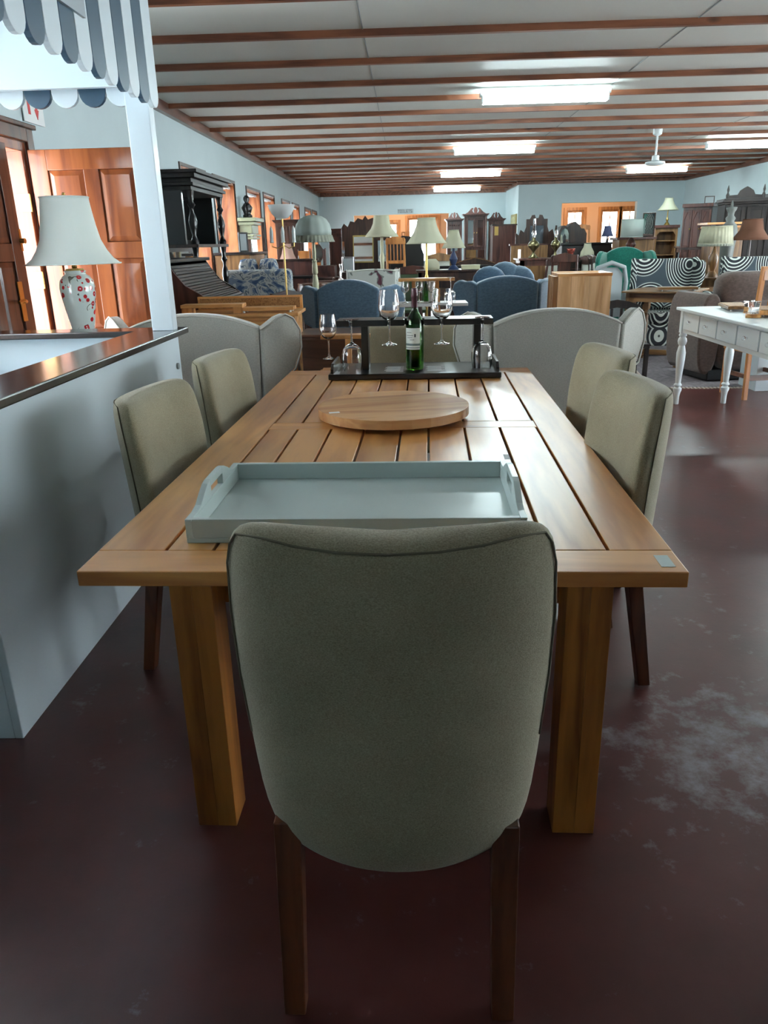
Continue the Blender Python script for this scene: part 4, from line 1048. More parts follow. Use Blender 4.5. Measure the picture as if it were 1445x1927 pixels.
for sx in (-1, 1): B().cyl((sx*.125, .01, 1.18), (sx*.125, .01, 1.45), .01).out('post', 'mahog', t)
B().box(-.28, .28, -.15, .25, 1.0, 1.18).out('drawer_box', 'mahog', t, bevel=.004); B().box(-.34, .34, -.2, .3, .1, 1.0).out('chest', 'mahog', t, bevel=.005)
for sx in (-1, 1):
    for y in (-.17, .25): B().box(sx*.3-.025, sx*.3+.025, y, y+.05, 0, .1).out('foot', 'mahog', t)
table('side_table', 'small dark side table in front of the oval dressing mirror', (-.92, 11.2, 0), R(8), .72, .45, 1.02, 'mahog', legs='turned')
t = thing('candlestick', 'slim dark candlestick on the small dark side table', 'candlestick', (-.92, 11.2, 1.02)); q = B(); q.lathe([(.045, 0), (.04, .01), (.01, .03), (.016, .1), (.008, .16), (.02, .2), (.02, .22)], n=12); q.out('stick', 'chrome', t, smooth=True)
chair('dark wooden chair with padded leather back left of the blue armchair', (-1.40, 8.66, 0), R(-150), 'dark', 'brown', h=1.02, style='pad', name='leather_chair')
t = thing('drum_stool', 'round dark barrel-shaped stool behind the leather backed chair', 'stool', (-1.12, 9.8, 0)); B().lathe([(.18, 0), (.22, .1), (.24, .45), (.235, .98), (.22, 1.03)], n=24).out('body', 'mahog', t, smooth='angle'); B().lathe([(.225, 1.03), (.225, 1.05)], n=24).out('top', 'redbrown', t, smooth='angle')
# black tall cupboard far left
t = thing('tall_cupboard', 'tall dark cupboard by the left wall behind the torchiere', 'cupboard', (-2.17, 15.1, 0))
carcass(t, .52, .6, .08, 1.90, 'dark'); cornice(t, .52, .6, 1.90, 'dark', s=.7); B().box(-.27, .27, .02, .58, 0, .08).out('plinth', 'dark', t)
add_door(t, -.25, -.005, .12, 1.84, 0, 'dark'); add_door(t, .005, .25, .12, 1.84, 0, 'dark', side=-1)
# wide panelled wall unit + dresser with mirrors
t = thing('panelled_wardrobe', 'wide dark panelled wardrobe with carved cresting right of the dome lamp', 'wardrobe', (-.98, 15.6, 0))
carcass(t, 1.02, .55, .08, 1.74, 'mahog'); cornice(t, 1.02, .55, 1.74, 'mahog', s=.6); B().box(-.52, .52, .02, .54, 0, .08).out('plinth', 'dark', t)
for i, kd in enumerate(('panel', 'panel', 'glass')): add_door(t, -.50+i*.335, -.50+i*.335+.325, .95, 1.70, 0, 'mahog', kd); add_door(t, -.50+i*.335, -.50+i*.335+.325, .15, .92, 0, 'mahog')
B().box(-.14, -.05, -.03, -.022, 1.30, 1.66).out('mirror_strip', 'mirror', t)
frame_pic('photo_frame', 'small grey framed picture standing on the black dresser left of its mirror', (-1.07, 14.85, 1.011), 0, .24, .27, 'chrome', 'plastic', 'picture', .025)
t = thing('mirror_dresser', 'black dresser with carved crest and a large square mirror reflecting the ceiling', 'dresser', (-.74, 14.6, 0))
carcass(t, .95, .5, .08, .98, 'dark'); B().box(-.45, .45, .02, .48, 0, .08).out('plinth', 'dark', t); B().box(-.50, .50, -.03, .5, .98, 1.01).out('top', 'dark', t, bevel=.005)
for i in range(2): add_drawer(t, -.45, -.01, .15+i*.4, .52+i*.4, 0, 'dark'); add_drawer(t, .01, .45, .15+i*.4, .52+i*.4, 0, 'dark')
b = B(); zz = 1.01; b.prism([(-.45, zz), (-.45, 1.78), (-.40, 1.86), (-.33, 1.80), (-.28, 1.90), (-.20, 1.88), (-.14, 1.95), (-.05, 1.92), (0, 1.99), (.05, 1.92), (.14, 1.95), (.20, 1.88), (.28, 1.90), (.33, 1.80), (.40, 1.86), (.45, 1.78), (.45, zz)], 'y', .40, .44); b.out('mirror_back', 'dark', t, bevel=.004)
B().prism([(.28, 1.17), (.37, 1.65), (.40, 1.65), (.31, 1.17)], 'x', -.24, .14).out('mirror_frame', 'gilt', t); B().prism([(.278, 1.195), (.358, 1.625), (.365, 1.625), (.284, 1.195)], 'x', -.222, .122).out('mirror', 'mirror', t)
for sx, w_ in ((-.44, .04), (.22, .16)): B().box(sx, sx+w_, .365, .40, 1.18, 1.55).out('side_mirror', 'mirror', t)
# tall shaded pole lamps
lamp('pole_lamp', 'cream turned floor lamp with bell shade right of the large square mirror', (-.385, 13.0, 0), [(.16, 0), (.16, .02), (.03, .06), (.025, .4), (.04, .6), (.026, .8), (.036, 1.0), (.03, 1.15), (.04, 1.3), (.024, 1.36), (.028, 1.5), (.02, 1.62)], 'creampaint', [(.265, 1.60), (.24, 1.64), (.17, 1.72), (.135, 1.80), (.12, 1.90), (.118, 1.915)], 'cream', flutes=8)
lamp('pole_lamp', 'brass floor lamp with the wide flared cream shade, middle of the room', (.27, 10.5, 0), [(.15, 0), (.15, .02), (.02, .05), (.014, .3), (.014, 1.0), (.03, 1.05), (.014, 1.1), (.014, 1.5)], 'brass', [(.26, 1.485), (.235, 1.51), (.17, 1.61), (.13, 1.70), (.112, 1.79)], 'cream', flutes=8)
table('desk_table', 'dark table behind the pine wine rack carrying the small cream lamp', (.62, 11.6, 0), 0, .95, .5, 1.12, 'dark', legs='turned')
lamp('bell_lamp', 'cream bell-shade table lamp in front of the crested dark cabinets', (.68, 11.5, 1.12), [(.08, 0), (.07, .02), (.03, .06), (.06, .14), (.02, .24), (.012, .30)], 'navyfoil', [(.165, .295), (.15, .32), (.11, .40), (.085, .47), (.07, .53)], 'cream', flutes=6)
t = thing('lace_shade', 'small round lace lampshade standing on the dark table', 'lampshade', (.37, 11.5, 1.12)); shell(B().loft([[(r*math.cos(2*PI*i/20), r*math.sin(2*PI*i/20), z) for i in range(20)] for r, z in ((.11, 0), (.115, .05), (.10, .11), (.06, .15))], cap=False).out('shade', 'cream', t, smooth=True), .003)
t = thing('cream_box', 'long cream box on the dark table under the small cream lamp', 'box', (.75, 11.42, 1.12)); 
t.location = (.92, 11.45, 1.12); B().box(-.13, .13, -.06, .06, 0, .05).out('box_body', 'creampaint', t, bevel=.003); B().box(-.135, .135, -.065, .065, .05, .06).out('lid', 'creampaint', t)
# dark oval fire screen
t = thing('fire_screen', 'large dark shield-shaped screen on legs between the two cream pole lamps', 'screen', (.02, 14.2, 0))
b = B(); b.prism([(-.26, .75), (-.30, 1.1), (-.28, 1.35), (-.22, 1.52), (-.08, 1.62), (.08, 1.60), (.22, 1.50), (.30, 1.3), (.30, 1.0), (.26, .75)], 'y', 0, .03); b.out('panel', 'black', t, bevel=.006)
for sx in (-1, 1): B().tube([(sx*.2, .015, .8), (sx*.22, .015, .3), (sx*.28, .015, 0)], .02).out('leg', 'black', t)
t = thing('red_framed_box', 'small red-brown fretwork box on top of the far panelled cabinet', 'box', (.0, 17.0, 1.60)); B().box(-.09, .09, 0, .1, 0, .02).box(-.09, .09, 0, .1, .10, .12).box(-.09, -.07, 0, .1, .02, .10).box(.07, .09, 0, .1, .02, .10).box(-.025, -.01, 0, .02, .02, .1).box(.01, .025, 0, .02, .02, .1).out('fretwork', 'orange', t)
t = thing('low_cabinet', 'dark cabinet behind the shield-shaped screen', 'cabinet', (-.02, 16.8, 0)); carcass(t, .7, .5, .05, 1.57, 'dark'); B().box(-.33, .33, .02, .48, 0, .05).out('plinth', 'dark', t); B().box(-.37, .37, -.02, .5, 1.57, 1.60).out('top', 'dark', t); add_door(t, -.33, -.01, .1, 1.5, 0, 'dark'); add_door(t, .01, .33, .1, 1.5, 0, 'dark', side=-1)
chair('orange pine ladder-back chair standing on a table left of the shield-shaped screen', (-.17, 13.55, .80), R(180), 'orange', h=.78, w=.33, sh=.42, d=.30, name='ladder_chair')
table('dark_table', 'dark table that carries the orange ladder-back chair', (-.17, 13.55, 0), 0, .7, .6, .80, 'dark')
# floral settee
wingback('floral_armchair', 'pale floral high-back armchair behind the left blue armchair', 'armchair', (-.40, 9.6, 0), R(0), .80, 1.21, 'floral', 'piping', None, flare=8, wingd=.16, wingh=1.04, dip=.02, armh=.9)
t = chair('green leather armchair with curled dark arms behind the pine wine rack', (.10, 12.6, 0), R(180), 'mahog', 'greenleather', h=1.14, w=.56, style='pad', d=.5, sh=.5, name='leather_armchair', cat='armchair')
for sx in (-1, 1): B().tube([(sx*.27, .22, .85), (sx*.30, 0, .88), (sx*.29, -.2, .82), (sx*.27, -.2, .5)], .022).out('arm', 'mahog', t, smooth=True)
chair('pale upholstered chair with tall back right of the green leather armchair', (.50, 13.55, 0), R(190), 'oak', 'paleupholst', h=1.3, w=.46, style='pad', name='upholstered_chair')
# black settle with panels
t = thing('panelled_settle', 'long black panelled settle or bed end below the crested cabinets', 'settle', (1.12, 13.0, 0))
b = B(); b.box(-.62, .62, .0, .04, .10, .16); b.box(-.62, .62, 0, .04, 1.08, 1.13)
for x in (-.62, -.03, .56): b.box(x, x+.06, 0, .04, 0, 1.11)
b.out('frame', 'black', t, bevel=.004)
for x0 in (-.56, .03): B().box(x0, x0+.53, .012, .03, .16, 1.08).out('panel', 'dark', t)
B().box(-.60, .60, -.45, 0, .42, .46).out('seat', 'dark', t, bevel=.005)
for x in (-.58, .52): B().box(x, x+.06, -.45, -.39, 0, .42).out('leg', 'dark', t)
t = thing('arched_headboard', 'dark low headboard with a pale edged arched top behind the black settle', 'headboard', (1.28, 15.0, 0))
B().prism([(-.38, 0), (-.38, 1.10), (-.2, 1.16), (0, 1.20), (.2, 1.16), (.38, 1.10), (.38, 0)], 'y', 0, .04).out('panel', 'dark', t, bevel=.004); B().tube([(-.38, -.005, 1.105), (-.2, -.005, 1.165), (0, -.005, 1.205), (.2, -.005, 1.165), (.38, -.005, 1.105)], .008, 6).out('edge', 'oak', t)
# crested cabinets
def crested(label, x, y, w, zt, kind, group):
    t = thing('crested_cabinet', label, 'cabinet', (x, y, 0), 0, group)
    carcass(t, w-.06, .4, .10, zt, 'mahog'); B().box(-w/2, w/2, -.03, .42, 0, .10).out('plinth', 'mahog', t)
    for sx in (-1, 1): q = B(); q.cyl((sx*(w/2-.04), -.03, .1), (sx*(w/2-.04), -.03, zt), .022); q.out('pilaster', 'mahog', t)
    cornice(t, w-.04, .4, zt, 'mahog', y=-.03, s=.8); pediment(t, w*.9, zt+.06, 0, 'mahog', h=.15)
    hw_ = w/2-.07
    if kind == 'double':
        add_door(t, -hw_, -.01, 1.35, zt-.05, 0, 'mahog', 'mirror'); add_door(t, .01, hw_, 1.35, zt-.05, 0, 'mahog', 'glass', side=-1)
        add_door(t, -hw_, -.01, .15, 1.0, 0, 'mahog'); add_door(t, .01, hw_, .15, 1.0, 0, 'mahog', side=-1)
        B().box(-hw_, hw_, -.02, -.005, 1.08, 1.28).out('mirror', 'mirror', t)
    else:
        add_door(t, -hw_, hw_, 1.2, zt-.22, 0, 'mahog', 'mirror' if kind == 'mirror' else 'panel'); add_door(t, -hw_, hw_, .15, 1.1, 0, 'mahog')
        b = B()
        for i in range(5): b.ball((-hw_+.03+i*(2*hw_-.06)/4, -.02, zt-.1), .018, 6)
        b.out('carved_frieze', 'mahog', t)
    return t
GC = 'cabinets with broken swan-neck crests'
crested('crested mahogany cabinet on the left of the three, with a mirror in its upper half', 1.32, 22.0, .44, 2.02, 'mirror', GC)
crested('tallest, centre crested mahogany cabinet with glazed upper doors', 1.88, 21.9, .64, 2.13, 'double', GC)
crested('crested mahogany cabinet on the right of the three, plain doors', 2.44, 22.0, .44, 2.0, 'panel', GC)
t = thing('plain_wardrobe', 'plain dark wardrobe end standing in front of the right crested cabinet', 'wardrobe', (2.38, 19.6, 0)); carcass(t, .56, .6, .05, 1.84, 'mahog'); B().box(-.30, .30, -.02, .6, 1.84, 1.87).out('top', 'dark', t); B().box(-.24, -.15, -.03, 0, 1.62, 1.82).out('handle_plate', 'brass', t)
B().box(-.26, .26, .03, .57, 0, .05).out('plinth', 'dark', t)
# mirrored overmantel sideboard and oil lamps
t = thing('overmantel_sideboard', 'dark sideboard with high crested and scrolled mirror back in front of the pale wall', 'sideboard', (2.96, 18.0, 0))
carcass(t, 1.0, .5, .08, 1.12, 'dark'); B().box(-.48, .48, .02, .48, 0, .08).out('plinth', 'dark', t); B().box(-.52, .52, -.03, .5, 1.12, 1.16).out('top', 'dark', t, bevel=.004)
add_door(t, -.47, -.01, .15, 1.05, 0, 'dark'); add_door(t, .01, .47, .15, 1.05, 0, 'dark', side=-1)
b = B(); b.prism([(-.47, 1.16), (-.47, 1.66), (-.40, 1.60), (-.36, 1.72), (-.28, 1.66), (-.24, 1.78), (-.24, 1.94), (-.16, 1.94), (-.12, 2.02), (-.05, 2.03), (-.03, 1.96), (.03, 1.96), (.05, 2.03), (.12, 2.02), (.16, 1.94), (.24, 1.94), (.24, 1.78), (.28, 1.66), (.36, 1.72), (.40, 1.60), (.47, 1.66), (.47, 1.16)], 'y', .42, .46)
b.out('mirror_back', 'dark', t, bevel=.004)
B().box(-.15, .15, .41, .42, 1.25, 1.80).out('mirror', flat('dim_mirror', (.25, .3, .35), .1, .9), t)
for sx in (-1, 1): B().box(sx*.33-.1, sx*.33+.1, .38, .42, 1.40, 1.42).out('bracket_shelf', 'dark', t); q = B(); turned(q, (sx*.46, .40), 1.16, 1.62, .02, style=1); q.out('column', 'dark', t, smooth='angle')
table('long_table', 'long dark wooden table carrying the oil lamps right of centre', (2.65, 13.9, 0), 0, 1.5, .7, 1.20, 'mahog', legs='turned', lw=.07)
for x, l, s_ in ((2.17, 'brass oil lamp with tall glass chimney, left of the two on the dark table', 1.0), (2.54, 'brass oil lamp with glass chimney, right of the two on the dark table', .82)):
    t = thing('oil_lamp', l, 'lamp', (x, 13.75, 1.20), 0, 'brass oil lamps on the dark table')
    B().lathe([(.08*s_, 0), (.085*s_, .02), (.03*s_, .06), (.02*s_, .10), (.04*s_, .13), (.09*s_, .18), (.10*s_, .22), (.07*s_, .27), (.03*s_, .29), (.035*s_, .33)], n=20).out('font', flat('old_brass', (.16, .14, .07), .3, .9), t, smooth=True)
    B().lathe([(.028*s_, .33), (.042*s_, .40), (.03*s_, .46), (.022*s_, .63*s_)], n=16, cap=False).out('chimney', 'glass', t, smooth=True)
t = thing('arched_mirror_cabinet', 'dark cabinet with arched mirror door and scalloped cresting', 'cabinet', (3.52, 17.2, 0))
b = B(); pts = [(-.28, 0), (-.28, 1.66), (-.24, 1.74), (-.17, 1.77), (-.10, 1.73), (-.04, 1.80), (.05, 1.84), (.13, 1.78), (.18, 1.70), (.24, 1.70), (.30, 1.60), (.30, 0)]; b.prism(pts, 'y', 0, .4); b.out('carcass', 'dark', t, bevel=.005)
b = B(); b.prism([(-.25, .9), (-.25, 1.6), (-.22, 1.68), (-.165, 1.71), (-.11, 1.68), (-.08, 1.6), (-.08, .9)], 'y', -.012, 0); b.out('mirror', 'mirror', t)
b = B(); b.prism([(-.195, .9), (-.195, 1.55), (-.165, 1.6), (-.135, 1.55), (-.135, .9)], 'y', -.02, -.012); b.out('mirror_bar', 'black', t)
table('altar_table', 'dark narrow table with red glass ornament near the arched mirror cabinet', (2.62, 12.7, 0), 0, .34, .34, 1.18, 'dark')
t = thing('pink_glass_bowl', 'small red and pink glass lamp bowl on the narrow dark table', 'bowl', (2.58, 12.65, 1.18)); B().lathe([(.05, 0), (.045, .05), (.02, .07), (.05, .11), (.07, .17), (.072, .175)], n=18).out('bowl', glass('pink_glass', (1, .25, .2), .1), t, smooth=True); B().lathe([(.052, .0), (.052, .045)], n=18).out('foot', 'pinkshade', t)
t = thing('black_piano', 'black upright piano in front of the right wall opening', 'piano', (3.70, 16.0, 0)); B().box(-.62, .36, 0, .55, 0, 1.38).out('case', 'black', t, bevel=.01); B().box(-.65, .39, -.03, .57, 1.38, 1.42).out('lid', 'black', t, bevel=.005); B().box(-.62, .36, -.28, 0, .68, .80).out('keybed', 'black', t); B().box(-.55, .30, -.25, -.05, .80, .815).out('keys', 'paper', t); [B().box(x, x+.06, -.26, -.20, 0, .68).out('leg', 'black', t) for x in (-.6, .28)]
lamp('bell_lamp', 'small cream scalloped bell lamp on a turned brass stem, right of centre', (3.24, 14.0, 1.20), [(.05, 0), (.045, .02), (.015, .04), (.025, .07), (.01, .09), (.01, .12)], 'brass', [(.125, .10), (.12, .12), (.115, .17), (.07, .25), (.06, .31)], 'cream', flutes=8)
table('writing_table', 'brown table in front of the black piano', (3.28, 14.85, 0), 0, .85, .9, 1.10, 'mahog', legs='turned', lw=.06)
bpy.context.scene.objects['bell_lamp.002'].location = (3.26, 14.55, 1.10)
t = thing('small_bottle', 'tiny white bottle on the brown table in front of the black piano', 'bottle', (3.04, 14.5, 1.10)); B().lathe([(.03, 0), (.032, .06), (.012, .08), (.012, .12)], n=12).out('bottle_body', 'ceramic', t, smooth='angle')
chair('ornate orange-brown carved hall chair in front of the right wall opening', (4.22, 19.3, 0), R(0), 'orange', h=1.80, w=.40, style='splat', name='carved_chair', sh=1.2)
t = table('pine_table', 'orange pine table with the navy shaded lamp in the right wall opening', (4.62, 18.3, 0), 0, .8, .5, 1.30, 'orange')
lamp('candlestick_lamp', 'small lamp with navy blue pleated shade in front of the right window', (4.50, 18.2, 1.30), [(.06, 0), (.05, .02), (.02, .05), (.035, .12), (.015, .2), (.015, .26)], 'dark', [(.13, .235), (.115, .27), (.085, .36), (.07, .45)], 'navyshade', flutes=8)
# brown backed cabinet with drum lamp etc.
t = thing('cabinet_back', 'brown cabinet seen from its plain back right of the green armchair', 'cabinet', (4.22, 14.9, 0)); carcass(t, .62, .5, .05, 1.46, 'oak'); B().box(-.36, .36, -.03, .52, 1.46, 1.50).out('top', 'mahog', t, bevel=.004); B().box(-.29, .29, .03, .47, 0, .05).out('plinth', 'dark', t)
lamp('drum_lamp', 'table lamp with square-sided grey drum shade on the brown cabinet', (4.04, 14.5+.1, 1.18), [(.11, 0), (.12, .03), (.05, .10), (.09, .2), (.05, .28), (.02, .32)], 'mahog', [(.195, .325), (.19, .62)], 'greyshade')
table('lamp_table', 'dark table with the drum shaded lamp on it', (4.0, 14.45, 0), 0, .5, .45, 1.18, 'mahog')
frame_pic('leaning_mirror', 'tall narrow framed mirror leaning on the brown cabinet', (4.46, 15.05, 1.50), R(-15), .22, .42, 'dark', 'mirror', 'mirror', .02, tilt=R(8), partn='mirror')
t = thing('green_plant', 'small green plant behind the drum shaded lamp', 'plant', (4.26, 15.2, 1.50)); B().lathe([(.04, 0), (.05, .1)], n=12).out('pot', 'mahog', t, smooth='angle')
b = B()
for i in range(12):
    a = i*2.4; b.tube([(0, 0, .1), (.04*math.cos(a), .04*math.sin(a), .2), (.08*math.cos(a), .08*math.sin(a), .26+.05*math.sin(i))], [.006, .014, .003], 5)
b.out('foliage', flat('leaf', (.03, .16, .03), .5), t, smooth=True)
# open bookcase and lamp
t = thing('open_bookcase', 'brown open bookcase with two shelves against the pale back wall', 'bookcase', (5.80, 18.2, 0))
B().box(-.25, -.21, 0, .35, 0, 1.68).box(.21, .25, 0, .35, 0, 1.68).box(-.21, .21, .32, .35, 0, 1.68).out('case', 'oak', t); B().box(-.28, .28, -.03, .36, 1.68, 1.74).out('cornice', 'mahog', t, bevel=.006)
for z in (.08, .45, .80, 1.10, 1.40): B().box(-.21, .21, .01, .32, z, z+.02).out('shelf', 'oak', t)
B().prism([(-.21, 1.68), (-.21, 1.52), (-.15, 1.60), (.15, 1.60), (.21, 1.52), (.21, 1.68)], 'y', 0, .02).out('arched_rail', 'oak', t)
lamp('bell_lamp', 'cream bell-shade lamp on a slim stem standing on the open bookcase', (5.84, 18.35, 1.74), [(.07, 0), (.05, .03), (.02, .07), (.03, .12), (.012, .16), (.01, .34)], 'old_brass' if 'old_brass' in M else 'brass', [(.225, .315), (.20, .34), (.13, .43), (.09, .52), (.085, .56)], 'cream')
t = thing('ceramic_jug_set', 'white ceramic jug standing in a wash bowl beside the bookcase', 'jug', (6.02, 16.9, 1.30)); B().lathe([(.06, 0), (.07, .02), (.16, .09), (.165, .095), (.14, .09), (.06, .03)], n=20).out('wash_bowl', 'ceramic', t, smooth=True); B().lathe([(.05, .03), (.09, .1), (.095, .15), (.06, .22), (.05, .26), (.06, .30)], n=20).out('jug', 'ceramic', t, smooth=True)
table('washstand', 'dark washstand carrying the white jug and bowl', (5.95, 16.95, 0), 0, .6, .4, 1.30, 'dark', legs='turned', shelf=.3)
# gothic wardrobe
t = thing('gothic_wardrobe', 'dark wardrobe with three pointed-arch door panels near the right wall', 'wardrobe', (5.53, 14.9, 0), R(-12))
carcass(t, .50, .62, .08, 1.98, 'dark')
t.location = (5.22, 14.75, 0); t.rotation_euler = (0, 0, R(-36))
B().box(-.27, .27, -.03, .64, 1.98, 2.04).out('cornice', 'mahog', t, bevel=.005); B().box(-.24, .24, .02, .60, 0, .08).out('plinth', 'dark', t)
for i in range(3): add_door(t, -.245+i*.164, -.245+i*.164+.158, 1.30, 1.93, 0, 'mahog', 'arch'); add_door(t, -.245+i*.164, -.245+i*.164+.158, .12, 1.26, 0, 'mahog')
frame_pic('photo_frame', 'small dark framed picture standing on the pointed-arch wardrobe', (5.50, 15.0, 2.04), R(-10), .17, .13, 'dark', 'plastic', 'picture', .015)
# carved sideboard far right
t = thing('carved_armoire', 'large black armoire with carved gallery and finials at the right edge', 'armoire', (5.75, 13.2, 0), R(-8))
carcass(t, 1.25, .5, .08, 1.96, 'blackwood'); B().box(-.61, .61, .02, .48, 0, .08).out('plinth', 'blackwood', t)
b = B()
for o_, a, c in ((.02, 1.96, 1.99), (.05, 1.99, 2.02), (.03, 2.02, 2.045)): b.box(-.625-o_, .0, -o_, .5, a, c)
b.out('cornice', 'blackwood', t, bevel=.004)
b = B(); b.prism([(-.60, 2.045), (-.60, 2.09), (-.45, 2.10), (-.42, 2.16), (-.36, 2.20), (-.32, 2.22), (-.28, 2.20), (-.22, 2.16), (-.19, 2.10), (-.05, 2.09), (-.05, 2.045)], 'y', .01, .04)
for x in (-.60, -.06): b.lathe([(.022, 0), (.028, .05), (.012, .09), (.02, .13), (.012, .17), (.004, .2)], (x, .025, 2.045), 10)
b.out('crest', 'blackwood', t, smooth='angle')
B().box(0, .63, -.01, .5, 1.96, 2.10).out('raised_top', 'blackwood', t)
for x0 in (-.60, -.29, .03, .33): add_door(t, x0, x0+.28, 1.05, 1.92, 0, 'blackwood'); add_door(t, x0, x0+.28, .12, .98, 0, 'blackwood')
# finial newel lamp, shades
t = thing('finial_post', 'grey carved urn-shaped post standing left of the black armoire', 'post', (4.66, 11.82, 0)); B().lathe([(.14, 0), (.14, .1), (.06, .2), (.08, 1.0), (.10, 1.35), (.12, 1.5), (.10, 1.62), (.05, 1.68), (.07, 1.72), (.04, 1.76), (.045, 1.80), (.07, 1.84), (.075, 1.87), (.02, 1.875), (.015, 1.93), (.004, 1.96)], n=18).out('post_body', flat('grey_carved', (.16, .18, .17), .5), t, smooth=True)
lamp('pole_lamp', 'floor lamp with rust-brown flared shade in front of the black armoire', (4.74, 11.25, 0), [(.15, 0), (.15, .02), (.02, .06), (.016, .6), (.03, .9), (.016, 1.1), (.012, 1.45)], 'dark', [(.25, 1.43), (.22, 1.46), (.15, 1.56), (.125, 1.69)], 'brownshade')
table('side_table', 'oak side table under the pleated cream lamp behind the swirl settee', (4.16, 11.2, 0), 0, .58, .5, .95, 'oak', legs='turned')
t = lamp('pleated_lamp', 'table lamp with pleated cream shade and bead fringe at the right', (4.25, 11.2, .95), [(.08, 0), (.07, .03), (.03, .08), (.06, .18), (.07, .26), (.03, .34), (.015, .42)], 'oak', [(.225, .44), (.195, .66)], 'cream', flutes=28)
shell(fluted([(.229, .405), (.226, .442)], 36, .02, 144).out('bead_fringe', 'fringe', t, smooth=True), .004)
t = thing('step_shelf', 'oak stepped shelf unit with pale edges beside the pointed-arch wardrobe', 'shelf', (4.86, 12.35, 0)); B().box(-.28, .28, 0, .4, 1.60, 1.63).box(-.33, .30, -.02, .4, 1.65, 1.68).out('top', 'pinex', t); B().box(-.24, .24, .02, .38, 0, 1.60).out('carcass', 'oak', t, bevel=.004)
for i, (x, z, c_) in enumerate(((3.62, .95, 'oak'),)):
    pass
t = thing('wooden_tool_chest', 'small oak box with a white tag on the side table', 'box', (3.98, 11.1, .95)); B().box(-.09, .09, -.08, .08, 0, .14).out('box_body', 'oak', t, bevel=.004); B().box(-.02, .03, -.084, -.08, .04, .08).out('tag', 'paper', t)
t = thing('red_pot', 'dull red clay pot behind the swirl settee', 'pot', (4.35, 11.05, 0)); B().lathe([(.10, 0), (.14, .3), (.15, .8), (.10, 1.0), (.12, 1.06)], n=20).out('pot_body', flat('clay', (.16, .035, .025), .6), t, smooth=True); t.location = (5.25, 11.9, 0)
# clutter rows of chairs and tables in the middle distance
chair('brown wooden chair with tall raked splat back in front of the oil lamps', (2.34, 11.9, 0), R(170), 'mahog', h=1.28, w=.40, style='splat', name='side_chair')
chair('dark chair with pale upright back left of the splat-back chair', (2.02, 12.4, 0), R(235), 'mahog', 'paleupholst', h=1.22, style='pad', name='side_chair')
table('stool_table', 'light brown small square table right of the splat-back chair', (2.72, 12.0, 0), R(4), .38, .40, 1.03, 'oak', lw=.045)
chair('dark low curved-back chair behind the right blue armchair, a white tag on it', (2.00, 10.6, 0), R(175), 'blackwood', 'paleupholst', h=1.02, w=.44, style='slats', name='side_chair')
t = thing('open_shelf_unit', 'orange-brown open shelf unit left of the dark upholstered chair', 'shelf unit', (1.90, 14.2, 0)); B().box(-.16, -.12, 0, .35, 0, 1.12).box(.12, .16, 0, .35, 0, 1.34).box(-.12, .12, .32, .35, 0, 1.12).out('case', 'oak', t)
for z in (.1, .4, .7, .95, 1.10): B().box(-.12, .12, 0, .32, z, z+.025).out('shelf', 'oak', t)
t = thing('oak_headboard', 'light oak board behind the brass oil lamps', 'headboard', (2.35, 15.4, 0)); B().box(-.35, .35, 0, .04, 0, 1.40).out('panel', 'oak', t, bevel=.004); B().box(-.38, .38, -.01, .05, 1.40, 1.43).out('cap_rail', 'mahog', t)
for i, (x, lb) in enumerate(((2.66, 'leftmost of the row of green upholstered chairs beside the green armchair'), (2.80, 'middle one of the row of green upholstered chairs beside the green armchair'), (2.96, 'rightmost of the row of green upholstered chairs, half behind the green armchair'))):
    chair(lb, (x+.36, 12.5+.42*i, 0), R(100), 'dark', 'greenleather', h=1.22, w=.40, style='pad', name='green_chair', group='green upholstered chairs in a row', padm='paleupholst')
t = thing('folded_green_cloth', 'dark green fabric draped over a low bench left of the green armchair', 'cloth', (2.28, 11.3, .92)); B().loft([[(-.35, y_, z_) for y_, z_ in ((-.1, 0), (.1, 0), (.1, .02), (-.1, .02))], [(0, y_, z_) for y_, z_ in ((-.12, 0), (.12, 0), (.12, .06), (-.12, .06))], [(.35, y_, z_) for y_, z_ in ((-.12, 0), (.12, 0), (.12, .13), (-.12, .13))]]).out('cloth_body', 'greenleather', t, bevel=.01)
table('low_bench', 'dark bench under the green cloth', (2.28, 11.3, 0), 0, .85, .35, .92, 'dark', cat='bench')
# wicker / grey shell chair, black bench
t = thing('shell_chair', 'grey plastic armchair with rounded open back left of the green armchair', 'chair', (2.62, 10.75, 0), R(190))
b = B(); b.tube([(-.22, .2, .45), (-.23, .26, .95), (-.18, .28, 1.13), (0, .29, 1.19), (.18, .28, 1.13), (.23, .26, .95), (.22, .2, .45)], .03, 8); b.out('back_frame', 'plastic', t, smooth=True)
B().prism([(-.18, .5), (-.18, 1.05), (-.10, 1.13), (.10, 1.13), (.18, 1.05), (.18, .5)], 'y', .24, .255).out('back_panel', 'plastic', t)
B().box(-.24, .24, -.22, .24, .42, .46).out('seat', 'plastic', t, bevel=.012)
for sx in (-1, 1):
    for sy in (-1, 1): B().cyl((sx*.22, sy*.2, 0), (sx*.2, sy*.18, .43), .016).out('leg', 'plastic', t)
t = thing('carved_bench', 'black carved bench with pierced curved back rail below the shell chair', 'bench', (2.22, 8.35, 0))
b = B(); b.prism([(-.26, .74), (-.24, .82), (-.12, .86), (0, .88), (.12, .86), (.24, .82), (.26, .74), (.12, .78), (0, .80), (-.12, .78)], 'y', 0, .03); b.box(-.26, -.23, 0, .03, 0, .8); b.box(.23, .26, 0, .03, 0, .8)
for x in (-.15, -.05, .05, .15): b.box(x-.012, x+.012, .005, .025, .45, .79)
b.out('back', 'blackwood', t); B().box(-.26, .26, -.38, .0, .42, .46).out('seat', 'blackwood', t)
